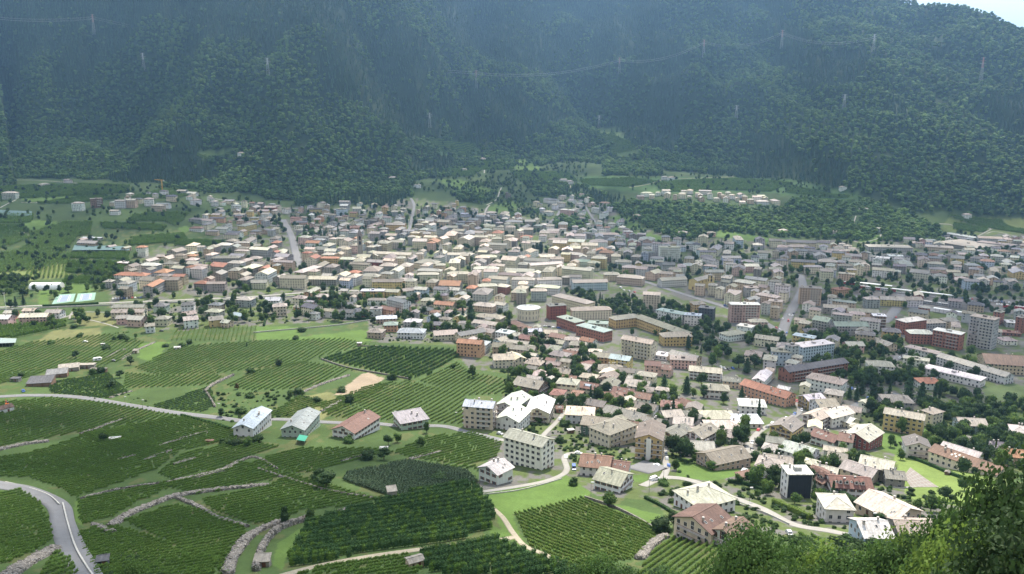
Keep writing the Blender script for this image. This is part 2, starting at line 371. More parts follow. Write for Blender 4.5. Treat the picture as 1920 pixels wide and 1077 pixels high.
def ground_colour(X, Y, Z):
    px, py = proj(X, Y, Z); front = Y > 20
    nz = vnoise(X/9, Y/14, 3)*.5+vnoise(X/3, Y/5, 4)*.5; big = fbm(X/60, Y/90, 3, 8)
    c = np.array(GRASS)*(.8+.5*big[..., None])*np.ones(X.shape+(1,))
    far = np.clip((Y-850)/300, 0, 1)[..., None]; c = c*(1-far)+np.array((.040, .064, .022))*(.75+.5*big[..., None])*far
    dry = (nz > .62)[..., None]; c = np.where(dry & (Y < 1300)[..., None], c*.4+np.array(DRY)*.45, c)
    for poly, cc, n in ZONES:
        jx = (vnoise(X/6, Y/9, 31)-.5)*4; jy = (vnoise(X/6, Y/9, 32)-.5)*2.5
        m = inpoly(px+jx, py+jy, poly) & front
        if not m.any(): continue
        cc = np.array(cc)
        if n > .5:
            k_ = np.clip((nz+.35*(big-.5)+.12*(vnoise(X/1.5, Y/2, 7)-.5)-.44)*7, 0, 1)[..., None]; v = cc*.85*k_+np.array((.075, .10, .035))*(1-k_)
        else: v = cc*(1+n*(nz[..., None]-.5)*1.4)
        c = np.where(m[..., None], v, c)
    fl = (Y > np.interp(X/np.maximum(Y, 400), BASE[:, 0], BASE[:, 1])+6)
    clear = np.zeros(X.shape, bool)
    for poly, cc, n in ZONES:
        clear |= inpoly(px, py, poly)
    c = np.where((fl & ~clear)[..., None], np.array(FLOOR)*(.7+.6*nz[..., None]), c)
    return c
GC = ground_colour(GX, GY, GZZ)
nr, nth = RR.shape
idx = np.arange(nr*nth).reshape(nr, nth)
a = idx[:-1, :]; b = idx[1:, :]
F = np.stack([a, b, np.roll(b, -1, 1), np.roll(a, -1, 1)], -1)
V = np.stack([GX, GY, GZZ], -1).reshape(-1, 3)
# valley floor and near slope / mountain slope as two sheets that share an edge row
split = int(np.searchsorted(R_, 2050))
def sheet(name, i0, i1):
    f = F[i0:i1].reshape(-1, 4); u = np.arange(i0*nth, (i1+1)*nth)
    me = np_mesh(name, V[u], f-i0*nth, MGR, GC.reshape(-1, 3)[u]); me.polygons.foreach_set('use_smooth', np.ones(len(f), bool))
    return tag(link(name, me), kind='structure')
sheet('ground', 0, split); sheet('mountain_slope', split, nr-1)
# distant ridge in the haze beyond the right shoulder
xs = np.linspace(2200, 13000, 60); vv = []; ff = []
for i, x in enumerate(xs):
    pk = 1150-(x-2200)*.02+260*float(fbm(np.array([x/1500]), np.array([.3]), 4, 77)[0])+40*sin(x/170)
    vv += [(x, 9000, -5), (x, 9800, pk*.6), (x, 10500, pk), (x, 12500, -5)]
for i in range(59):
    for k in range(3): ff.append((i*4+k, i*4+k+4, i*4+k+5, i*4+k+1))
tag(link('hills', np_mesh('hills', vv, ff, MGR, np.tile(np.array([.05, .07, .04]), (len(vv), 1)))), kind='structure')
tag(MB().build('valley_floor', MGR) if False else link('valley_floor', np_mesh('valley_floor', [(-14000, -3000, -8), (14000, -3000, -8), (14000, 16000, -8), (-14000, 16000, -8)], [(0, 1, 2, 3)], MGR, np.tile(np.array([.05, .08, .03]), (4, 1)))), kind='structure')

# ------------------------------------------------------------------ roads
ROADPTS = []
def road(name, px, width, m, lift=.12, step=3.0, kind='structure'):
    pts = [at(*q)[:2] for q in PL(px)] if isinstance(px, str) else px
    width = width*.7 if m is MRL else width
    c = catmull(pts, step); c = np.array(c)
    d = np.gradient(c, axis=0); d /= np.linalg.norm(d, axis=1)[:, None]+1e-9; nrm = np.stack([-d[:, 1], d[:, 0]], 1)
    us = np.linspace(-.5, .5, 5); V = []; 
    zc = zg(c[:, 0], c[:, 1])
    for u in us:
        p = c+nrm*width*u; z = np.maximum(zg(p[:, 0], p[:, 1]), zc-.15*width*abs(u)*.2)+lift
        V.append(np.c_[p, z])
    # kerb drop so that the sheet has an edge
    for u, b in ((-.5, 0), (.5, -1)):
        q = V[b] if b == 0 else V[4]; V.append(q-np.array([0, 0, .6]))
    V = np.stack(V, 1); n = len(c); F = []
    order = [5, 0, 1, 2, 3, 4, 6]
    for i in range(n-1):
        for k in range(6):
            a, b = order[k], order[k+1]; F.append((i*7+a, i*7+b, (i+1)*7+b, (i+1)*7+a))
    o = link(name, np_mesh(name, V.reshape(-1, 3), F, m)); tag(o, kind=kind)
    for p in c[::max(1, int(4/step))]: ROADPTS.append((p[0], p[1], width/2+1))
    return o
road('road', '-60,900 0,912 45,920 90,938 112,955 118,985 135,1030 150,1060 175,1110', 8, MRD)
road('road', '-40,746 60,742 150,746 250,762 330,775 400,783 450,790', 6.5, MRD)
road('road', '450,790 520,787 620,793 700,795 760,800 830,800 880,812 940,826', 5.5, MRD)
road('road', '885,925 940,918 1010,906 1050,893 1063,880 1058,858 1075,850 1120,858', 4.5, MRL)
road('road', '1000,842 1020,815 1045,790 1060,770', 4.5, MRL)
road('road', '935,826 960,830 985,850', 5, MRL)
road('road', '1235,905 1250,880 1245,850 1252,820', 5, MRL)
road('road', '1205,912 1245,897 1300,903 1370,932 1430,955 1490,985 1560,998 1620,1010', 6.5, MRL)
road('road', '1410,860 1405,835 1430,805 1480,785 1500,770 1490,752', 6, MRL)
road('road', '1590,768 1625,752 1650,745 1680,738', 7, MRD)
road('track', '878,925 905,940 940,968 962,1000 985,1025 1030,1045 1090,1082', 2.2, MRT)
road('track', '530,1080 600,1062 700,1044 800,1030 865,1022 930,1015 965,1008', 3.2, MRT)
road('path', '130,598 140,586 200,586 M'.replace(' M', ''), 2.5, MRL)
road('path', '135,600 165,600 200,608 222,615', 2.5, MRL)
road('path', '-20,596 60,592 105,598 135,590 135,585', 3, MRL)
road('road', '-60,578 60,574 160,570 260,566 360,562 450,558 560,550 640,545 700,548', 8, MRL)
road('path', '1660,912 1690,915 1730,912', 2.5, MRL)
road('street', '1465,630 1475,600 1490,570 1505,540 1500,515', 11, MRD)
road('street', '1655,605 1672,590 1685,570 1690,548', 12, MRD)
road('street', '1170,515 1260,545 1400,590 1465,625', 9, MRD)
road('street', '530,412 545,440 552,465 560,500', 12, MRD)
road('street', '1640,565 1800,590 2000,620', 14, MRD)
road('street', '1665,680 1700,662 1720,650', 8, MRD)
road('road', '765,440 772,410 776,385 770,372', 6, MRD)
road('road', '908,325 908,308 904,295', 4, MRL); road('road', '912,385 930,375 936,362 940,352', 4, MRL)
road('road', '905,410 912,392 918,385', 5, MRL)
road('road', '1030,418 1042,408 1050,396', 6, MRD); road('road', '1118,418 1108,405 1098,388', 5, MRD)
road('road', '1062,338 1070,352', 3.5, MRT); road('road', '1180,352 1215,346 1240,338', 3, MRT); road('road', '1270,336 1320,334 1375,332', 3, MRT)
road('road', '-30,336 60,338 120,342 200,348', 3.5, MRL); road('road', '392,372 440,378 480,384 560,392', 5, MRD)
road('road', '0,390 15,382 30,375', 4, MRL); road('road', '40,380 100,381 135,381', 3, MRL)
road('road', '1595,450 1615,455 1645,448 1652,440', 3.5, MRL); road('road', '1600,420 1605,405', 3, MRL)
for s in ('1760,420 1800,428 1850,438', '1815,412 1850,417 1890,424', '1855,430 1870,428 1930,435', '1850,438 1870,435 1920,448', '1830,445 1845,437 1862,428'):
    road('road', s, 4, MRL)
road('parking_area_shadow', '1188,872 1235,884', 17, MRD, step=2)  # dark sheet paints the ochre block's cast shadow on the parking yard
road('road', '1500,548 1640,560 1800,588', 9, MRD)

# ------------------------------------------------------------------ scatter by geometry nodes (stuff)
def scatter_group(name, objs):
    c = bpy.data.collections.new(name+'_source')
    for o in objs: c.objects.link(o)
    g_ = bpy.data.node_groups.new(name, 'GeometryNodeTree')
    g_.interface.new_socket('Geometry', in_out='INPUT', socket_type='NodeSocketGeometry')
    g_.interface.new_socket('Geometry', in_out='OUTPUT', socket_type='NodeSocketGeometry')
    N = g_.nodes; L = g_.links
    gi = N.new('NodeGroupInput'); go = N.new('NodeGroupOutput'); ip = N.new('GeometryNodeInstanceOnPoints'); ci = N.new('GeometryNodeCollectionInfo')
    ci.inputs['Collection'].default_value = c; ci.inputs['Separate Children'].default_value = True; ci.inputs['Reset Children'].default_value = True
    ip.inputs['Pick Instance'].default_value = True
    def na(nm, t):
        n = N.new('GeometryNodeInputNamedAttribute'); n.data_type = t; n.inputs['Name'].default_value = nm; return n.outputs['Attribute']
    L.new(gi.outputs[0], ip.inputs['Points']); L.new(ci.outputs[0], ip.inputs['Instance'])
    L.new(na('idx', 'INT'), ip.inputs['Instance Index']); L.new(na('rot', 'FLOAT_VECTOR'), ip.inputs['Rotation']); L.new(na('scl', 'FLOAT_VECTOR'), ip.inputs['Scale'])
    L.new(ip.outputs[0], go.inputs[0]); return g_
def scatter(name, grp, P, rot, scl, idx, kind='stuff'):
    P = np.asarray(P, np.float32); me = bpy.data.meshes.new(name); me.vertices.add(len(P)); me.vertices.foreach_set('co', P.ravel())
    a = me.attributes.new('rot', 'FLOAT_VECTOR', 'POINT'); a.data.foreach_set('vector', np.asarray(rot, np.float32).ravel())
    a = me.attributes.new('scl', 'FLOAT_VECTOR', 'POINT'); a.data.foreach_set('vector', np.asarray(scl, np.float32).ravel())
    a = me.attributes.new('idx', 'INT', 'POINT'); a.data.foreach_set('value', np.asarray(idx, np.int32))
    o = link(name, me); md = o.modifiers.new('scatter', 'NODES'); md.node_group = grp; tag(o, kind=kind); return o

# ------------------------------------------------------------------ foliage meshes
def cards(C, Nrm, size, rg, tilt=.6, asp=.7):
    n = len(C); nn = Nrm+rg.normal(0, tilt, (n, 3)); nn /= np.linalg.norm(nn, axis=1)[:, None]+1e-9
    t = rg.normal(0, 1, (n, 3)); u = np.cross(nn, t); u /= np.linalg.norm(u, axis=1)[:, None]+1e-9; v = np.cross(nn, u)
    s = size*(.6+.8*rg.random(n))[:, None]
    a = u*s; b = v*s*asp
    V = np.stack([C-a*.5-b*.15, C-b*.5+a*.05, C+a*.5+b*.1, C+b*.5-a*.1], 1).reshape(-1, 3)
    F = np.arange(4*n).reshape(n, 4); return V, F
def ico(sub=1):
    import bmesh
    bm = bmesh.new(); bmesh.ops.create_icosphere(bm, subdivisions=sub, radius=1)
    V = np.array([v.co[:] for v in bm.verts]); F = np.array([[v.index for v in f.verts] for f in bm.faces]); bm.free(); return V, F
ICO1 = ico(1); ICO2 = ico(2)
def tri2quad(F): return np.c_[F, F[:, 2:3]]
def mesh_cards(name, parts, mats):
    """parts: list of (V, F4 or F3, matidx)"""
    v = []; f = []; mi = []; k = 0
    for V, F, m in parts:
        for q in F: f.append(tuple(int(i)+k for i in q))
        v.append(V); k += len(V); mi += [m]*len(F)
    V = np.concatenate(v); me = bpy.data.meshes.new(name)
    me.from_pydata(V.tolist(), [], f)
    for m in mats: me.materials.append(m)
    me.polygons.foreach_set('material_index', mi); me.update(); return me
def broad_crown(name, seed, ncard, size, mats, nb=9, h=7.0, r=4.0, z0=2.2, core=.78, corelod=1):
    rg = np.random.default_rng(seed); parts = []
    B = []
    for i in range(nb):
        t = rg.random(); ang = rg.random()*2*pi; zz = z0+h*(.12+.76*t); rr = r*(1-abs(t-.4)*1.05)*.62*rg.random()**.5
        B.append((rr*cos(ang), rr*sin(ang), zz, r*(.36+.24*rg.random())))
    B.append((0, 0, z0+h*.5, r*.62))
    wts = np.array([b[3]**2 for b in B]); wts /= wts.sum()
    for i, b in enumerate(B):
        m = int(ncard*wts[i]); d = rg.normal(0, 1, (m, 3)); d /= np.linalg.norm(d, axis=1)[:, None]
        C = np.array(b[:3])+d*b[3]*(.72+.45*rg.random((m, 1)))*np.array([1, 1, .85])
        V, F = cards(C, d, size, rg); parts.append((V, F, 0 if rg.random() < .7 else min(1, len(mats)-1)))
        if core:
            cv, cf = ICO1 if corelod == 1 else ICO2
            parts.append((np.array(b[:3])+cv*b[3]*core*(.85+.3*rg.random((len(cv), 1))), cf, 0))
    return mesh_cards(name, parts, mats)
def fir_crown(name, seed, ncard, size, mats, h=9.0, r=2.3, z0=.9, p=1.0):
    rg = np.random.default_rng(seed); t = rg.random(ncard)**.75; ang = rg.random(ncard)*2*pi
    lay = .75+.35*np.sin(t*34+seed)
    rr = r*(1-t)**p*lay*(.55+.5*rg.random(ncard))
    C = np.stack([rr*np.cos(ang), rr*np.sin(ang), z0+t*h-.15*rr], 1); nrm = np.stack([np.cos(ang)*.5, np.sin(ang)*.5, np.full(ncard, .8)], 1)
    V, F = cards(C, nrm, size, rg, .35, .5)
    k = 7; cv = [(r*.62*cos(2*pi*i/k), r*.62*sin(2*pi*i/k), z0) for i in range(k)]+[(0, 0, z0+h*.97)]
    return mesh_cards(name, [(V, F, 0), (np.array(cv), np.array([(i, (i+1) % k, k) for i in range(k)]), 0)], mats)
def column_crown(name, seed, ncard, size, mats, h=9.0, r=1.0, z0=.6):
    rg = np.random.default_rng(seed); t = rg.random(ncard); ang = rg.random(ncard)*2*pi; rr = r*np.sin(pi*(t*.86+.1))**.6*(.7+.35*rg.random(ncard))
    C = np.stack([rr*np.cos(ang), rr*np.sin(ang), z0+t*h], 1); nrm = np.stack([np.cos(ang), np.sin(ang), np.full(ncard, .5)], 1)
    V, F = cards(C, nrm, size, rg, .4); cv, cf = ICO1
    return mesh_cards(name, [(V, F, 0), (cv*np.array([r*.7, r*.7, h*.46])+np.array([0, 0, z0+h*.48]), cf, 0)], mats)
def src(me): return bpy.data.objects.new(me.name, me)
FOREST = [src(broad_crown(f'forest_{i}', 40+i, 100, 1.5, [ML['fora'] if i % 2 else ML['forb'], ML['forb']], nb=6, h=9, r=4.6, z0=.5, core=.8)) for i in range(4)]
FOREST += [src(fir_crown(f'forest_x{i}', 60+i, 110, 1.5, [ML['fir']], h=11.5, r=3.4, z0=0)) for i in range(2)]
NSF = scatter_group('forest_scatter', FOREST)
# vine clumps: 1.3 m of a trellis row, along local x
def vine(name, seed, m, L=1.3, H=1.75, W=.42, n=50, size=.42, mats=None):
    rg = np.random.default_rng(seed); C = np.stack([(rg.random(n)-.5)*L*1.1, (rg.random(n)-.5)*W*(1.2), .35+rg.random(n)**.8*H], 1)
    nrm = np.stack([np.zeros(n), np.sign(C[:, 1]), np.full(n, .9)], 1); V, F = cards(C, nrm, size, rg, .5, .8)
    c = W*.27; cv = np.array([(-L/2, -c, .5), (L/2, -c, .5), (L/2, c, .5), (-L/2, c, .5), (-L/2, -c*.8, H*.85), (L/2, -c*.8, H*.85), (L/2, c*.8, H*.85), (-L/2, c*.8, H*.85)])
    cf = np.array([(4, 5, 6, 7), (0, 1, 5, 4), (2, 3, 7, 6)])
    post = np.array([(-L/2, -.05, 0), (-L/2+.09, -.05, 0), (-L/2+.09, -.05, H+.3), (-L/2, -.05, H+.3)])
    parts = [(V, F, 0), (cv, cf, 0)]
    if seed % 4 == 0: parts.append((post, np.array([(0, 1, 2, 3)]), 1))
    return src(mesh_cards(name, parts, [m, MF]))
VG = {}
for k, m in (('v', 'vine'), ('l', 'vinel'), ('d', 'vined')):
    VG[k] = scatter_group('vine_scatter_'+k, [vine(f'vine_{k}{i}', 80+i, ML[m if i != 2 else 'vine']) for i in range(4)])
VG['o'] = scatter_group('orchard_scatter', [vine(f'orchard_o{i}', 91+i*2, ML['vined' if i else 'vine'], L=1.5, H=3.1, W=1.2, n=90, size=.5) for i in range(4)])
VG['k'] = scatter_group('pergola_scatter', [vine(f'pergola_k{i}', 101+i*2, ML['kiwi'], L=1.8, H=1.6, W=1.9, n=60, size=.6) for i in range(3)])
ALLPOINTS = []
def vineyard(px, dirpx, kind='v', sp=3.5, st=1.2, name='vineyard', s=1.0, gap=.02, grow=True):
    hs = .64 if kind in 'vld' and s < 1.5 else 1.0
    pp = PL(px); cx_, cy_ = np.mean([q[0] for q in pp]), np.mean([q[1] for q in pp])
    pp = [(q[0]+4.5*(q[0]-cx_)/hypot(q[0]-cx_, (q[1]-cy_)*2), q[1]+4.5*(q[1]-cy_)/hypot(q[0]-cx_, (q[1]-cy_)*2)) for q in pp] if grow else pp
    wp = wpoly(pp); W = np.array(wp); cx, cy = np.mean([q[0] for q in pp]), np.mean([q[1] for q in pp])
    a = at(cx-dirpx[0], cy-dirpx[1]); b = at(cx+dirpx[0], cy+dirpx[1]); d = (b-a)[:2]; d /= np.linalg.norm(d); nn = np.array([-d[1], d[0]])
    c = W.mean(0); U = (W-c) @ d; Vv = (W-c) @ nn
    vs = np.arange(Vv.min(), Vv.max(), sp); us = np.arange(U.min(), U.max(), st)
    uu, vv = np.meshgrid(us, vs); curve = (vnoise(uu/40, vv/40, 55)-.5)*2.0
    uu = uu+nrg.normal(0, .12, uu.shape); vj = vv+curve+nrg.normal(0, .06, vv.shape)
    X = c[0]+uu*d[0]+vj*nn[0]; Y = c[1]+uu*d[1]+vj*nn[1]
    X = X.ravel(); Y = Y.ravel()
    m = inpoly(X, Y, wp) & (nrg.random(len(X)) > gap+.12*(vnoise(X/10, Y/10, 12) > .72))
    X = X[m]; Y = Y[m]; n = len(X)
    if n == 0: return
    ang = atan2(d[1], d[0]); rot = np.zeros((n, 3)); rot[:, 2] = ang+nrg.normal(0, .08, n)+pi*(nrg.random(n) > .5)
    sc_ = np.ones((n, 3))*s; sc_[:, 1] *= .85+.3*nrg.random(n); sc_[:, 2] *= hs*(.92+.16*nrg.random(n))*(.88+.24*vnoise(X/12, Y/12, 90))
    Z = zg(X, Y)
    o = scatter(name, VG[kind], np.stack([X, Y, Z], 1), rot, sc_, nrg.integers(0, 4 if kind != 'k' else 3, n))
    ALLPOINTS.append((name, n)); return o
VY = '''-30,928 40,922 72,945 92,985 95,1012 50,1040 -30,1072|10,-2|v
75,1080 105,1036 128,1050 145,1080|10,-3|v
-30,866 80,846 160,816 240,802 330,850 290,880 200,912 142,932 115,914 60,896 -30,893|10,-2|v
150,938 225,923 330,906 355,898 250,943 205,972 155,982|10,-2|v
150,1000 190,990 230,992 300,1016 430,1056 430,1080 185,1080|10,-1.5|v
236,978 330,948 400,966 458,990 440,1036 405,1056 330,1020|10,-2|v
380,935 510,912 540,892 620,912 700,938 640,952 560,958 520,982 465,980 400,955|10,-2|v
-30,757 100,748 200,758 330,780 240,796 150,808 60,826 -30,842|10,-3.5|v|3.8
150,812 240,800 330,782 440,806 440,826 330,845|10,-2.5|v
345,852 450,830 520,838 440,866 330,900 300,888|10,-3|v
470,868 560,842 700,842 735,848 640,872 560,888|10,-2.5|v
440,868 470,872 560,892 620,905 540,890 500,902 375,928 300,908 340,902|10,-2.5|v
740,848 800,822 880,812 938,832 925,860 880,872 780,860|10,-2.5|v
740,870 880,875 930,880 925,905 885,880 780,878|10,-2.5|v
0,660 60,643 200,628 266,642 236,672 180,688 0,700|10,-5|v|4.2
0,702 90,698 60,706 0,722|10,-3|v
258,690 330,652 480,642 640,636 690,647 600,668 560,682 480,690 400,700 300,704|10,-5|v|4.2
240,700 300,706 400,702 420,712 380,722 236,728|10,-5|v|4
318,638 330,620 348,616 480,613 472,638|-3,8|l|4.0
426,722 480,697 570,680 660,694 600,718 560,728 470,732|10,-5|v|4
600,775 690,735 760,716 870,742 868,795 760,788 640,783|10,-5|l|4
790,715 860,682 884,702 962,714 950,737 872,740|10,-6|l|4
500,780 560,745 612,755 560,782|10,-3|v
290,760 392,727 400,758 380,772 300,766|10,-3|d
95,718 200,702 238,735 200,747 100,737|10,-2|d
600,760 690,725 735,718 680,748 620,776|10,-2.5|v
968,965 1090,936 1228,990 1198,1045 1082,1062 1000,1030|10,4|l|2.5
1215,1050 1250,1012 1290,1008 1350,1032 1345,1085 1195,1085|10,-7|l|2.5
560,1080 620,1060 760,1042 790,1060 780,1080|10,-1.5|v
180,630 262,622 200,628|10,-1|v
1495,1003 1540,1010 1550,1035 1510,1030|10,6|v'''
for ln in VY.split('\n'):
    f = ln.split('|'); dd = list(map(float, f[1].split(',')))
    vineyard(f[0], dd, f[2], sp=float(f[3]) if len(f) > 3 else 3.5)
vineyard('545,1047 580,987 640,965 740,937 850,910 892,912 922,958 922,990 860,1012 700,1038 545,1062', (10, -1.5), 'o', 5.6, 1.3, 'orchard')
vineyard('800,1035 870,1024 930,1018 960,1030 1050,1060 1085,1082 830,1082 790,1058', (10, -2), 'o', 5.6, 1.3, 'orchard')
vineyard('602,674 700,652 848,657 858,670 800,703 762,709 680,690', (10, -4.5), 'o', 5.4, 1.5, 'orchard', s=.8)
vineyard('655,890 760,868 868,884 890,905 740,933 700,920 650,902', (10, -2), 'k', 2.0, 1.8, 'kiwi_pergola')
FAR = '''150,346 240,350 230,362 150,362|10,1|d
0,478 60,470 128,478 124,498 0,512|6,-4|d
130,492 240,494 232,512 128,514|10,0|v
-20,425 40,424 50,436 -20,440|10,0|d
255,405 330,400 320,416 240,416|10,1|d
60,500 125,500 120,520 50,522|3,-8|l
0,520 50,522 45,540 0,540|10,0|l
130,520 225,520 215,534 120,532|10,0|d
350,452 430,455 400,466 330,462|10,1|v
940,402 1020,392 1010,400 940,410|10,1|d
850,300 950,300 960,318 880,318|10,.5|d
960,322 1060,325 1080,340 980,340|10,.5|d
1490,372 1600,376 1580,386 1480,382|10,1|d
-20,353 100,349 190,352 240,360 190,366 60,372 -20,372|10,1|d
70,383 165,369 225,372 140,382|10,1|d
240,372 330,352 400,352 330,372|6,-3|d
-20,402 60,405 55,418 -20,420|10,-1|d
60,438 120,420 170,418 165,440 110,452 60,448|8,-3|d
0,440 30,438 55,448 -20,472|8,-3|d
40,470 70,450 140,448 120,470|8,-3|v
130,478 240,476 235,488 128,486|10,-.5|d
250,448 340,440 350,455 250,462|10,-1|v
190,420 310,425 300,434 200,430|10,1|v
330,402 355,402 330,424 310,415|8,-5|v
800,265 880,270 892,283 805,283|10,.5|d
790,320 850,315 900,320 880,330 800,330|10,.5|d
1090,338 1180,336 1230,342 1170,350 1100,348|10,.3|d
1230,345 1380,338 1480,345 1440,360 1250,362|10,.6|d
1480,350 1600,365 1570,372 1480,362|10,1|d
1120,252 1150,248 1190,282 1150,290|10,.5|v
1780,408 1880,415 2000,422 2000,434 1860,428|10,.8|d
1790,420 1850,428 1840,436 1790,430|10,.8|d
655,300 690,306 680,318 645,312|10,1|d
370,288 440,284 450,294 380,298|10,1|d
1640,400 1680,405 1670,418 1620,410|10,1|v
-20,615 60,612 120,605 118,617 40,632 -20,637|10,-2|d'''
for ln in FAR.split('\n'):
    f = ln.split('|'); dd = list(map(float, f[1].split(',')))
    vineyard(f[0], dd, 'v' if f[2] == 'd' else f[2], sp=5.0, st=3.2, s=2.1, name='orchard')

# ------------------------------------------------------------------ buildings
WC = {'white': (.62, .61, .58), 'cream': (.60, .54, .41), 'yellow': (.54, .42, .19), 'ochre': (.46, .32, .15), 'orange': (.48, .29, .18), 'pink': (.55, .38, .33),
      'brick': (.28, .125, .09), 'red': (.27, .085, .065), 'grey': (.36, .36, .35), 'dark': (.07, .075, .085), 'brown': (.20, .13, .09), 'blue': (.42, .48, .55),
      'tan': (.47, .37, .27), 'green': (.40, .46, .38), 'stone': (.27, .25, .22), 'darkgreen': (.06, .11, .08)}
RC = {'slate': (.275, .25, .215), 'pale': (.40, .36, .295), 'dark': (.10, .10, .108), 'brown': (.13, .082, .062), 'taupe': (.18, .162, .138), 'tile': (.27, .125, .075),
      'white': (.50, .495, .48), 'copper': (.19, .235, .205), 'bluegrey': (.33, .36, .39), 'grey': (.20, .20, .20), 'redbrown': (.165, .092, .07), 'pinkish': (.47, .40, .36)}
RN = {'slate': 'grey slate', 'pale': 'pale stone', 'dark': 'dark grey', 'brown': 'brown', 'taupe': 'greyish brown', 'tile': 'orange tiled', 'white': 'white', 'copper': 'green copper',
      'bluegrey': 'blue-grey metal', 'grey': 'mid grey', 'redbrown': 'reddish brown', 'pinkish': 'pale pink'}
WN = {'dark': 'dark-walled', 'stone': 'stone', 'brick': 'red brick', 'blue': 'pale blue', 'green': 'pale green', 'darkgreen': 'dark green'}
def win_mesh(name, w=1.15, h=1.45, sh=None):
    b = MB(); b.box(-w/2-.09, w/2+.09, -.02, .05, -h/2-.09, h/2+.09, 0); b.box(-w/2, w/2, .05, .07, -h/2, h/2, 1)
    b.box(-.03, .03, .07, .085, -h/2, h/2, 0); b.box(-w/2-.18, w/2+.18, 0, .16, -h/2-.19, -h/2-.1, 0)
    if sh:
        for s in (-1, 1): b.box(s*(w/2+.38)-.28, s*(w/2+.38)+.28, 0, .07, -h/2, h/2, 2)
    return b.mesh(name, [MF, MG, MSH])
WM = [win_mesh('window'), win_mesh('window', sh=1), win_mesh('window', 1.6, 1.35)]
DOORM = (lambda b: (b.box(-.6, .6, 0, .06, 0, 2.2, 0), b.box(-.72, .72, -.02, .04, 0, 2.35, 1), b.mesh('door', [MSH, MF]))[-1])(MB())
def chim_mesh():
    b = MB(); b.box(-.32, .32, -.32, .32, -1.0, .9, 0, (.42, .38, .34)); b.box(-.45, .45, -.45, .45, .9, 1.0, 0, (.3, .28, .26)); b.box(-.22, .22, -.22, .22, 1.0, 1.25, 0, (.2, .18, .17)); b.box(-.4, .4, -.4, .4, 1.25, 1.33, 0, (.4, .38, .36))
    return b.mesh('chimney', MP)
CHM = chim_mesh()
SKM = (lambda b: (b.box(-.45, .45, -.6, .6, -.05, .09, 0), b.box(-.36, .36, -.5, .5, .09, .11, 1), b.mesh('skylight', [MF, MG]))[-1])(MB())
def balc_mesh(L, m=MSH, solid=False, sl=(.5, .48, .45)):
    b = MB(); b.box(-L/2, L/2, 0, 1.25, -.16, 0, 0, sl)
    if solid: b.box(-L/2, L/2, 1.19, 1.27, 0, .95, 0, (.45, .43, .4))
    else:
        b.box(-L/2, L/2, 1.19, 1.25, .9, .98, 1); k = max(2, int(L/.28))
        for i in range(k+1): x = -L/2+L*i/k; b.box(x-.03, x+.03, 1.2, 1.24, 0, .9, 1)
        for s in (-1, 1): b.box(s*L/2-.03, s*L/2+.03, 0, 1.2, .9, .98, 1)
    return b.mesh('balcony', [MP, m])
BCACHE = {}
def balc(L, solid=False, dark=True):
    L = round(max(2.0, L)*2)/2; k = (L, solid, dark)
    if k not in BCACHE: BCACHE[k] = balc_mesh(L, MSH if dark else MM, solid)
    return BCACHE[k]
BL = []        # every building: dict
FOOT = []      # footprints for avoidance (x, y, radius)
def jit(c, a=.06):
    k = 1+rnd.uniform(-a, a)*1.5; return tuple(max(0.01, min(.9, x*k*(1+rnd.uniform(-a, a)*.5))) for x in c)
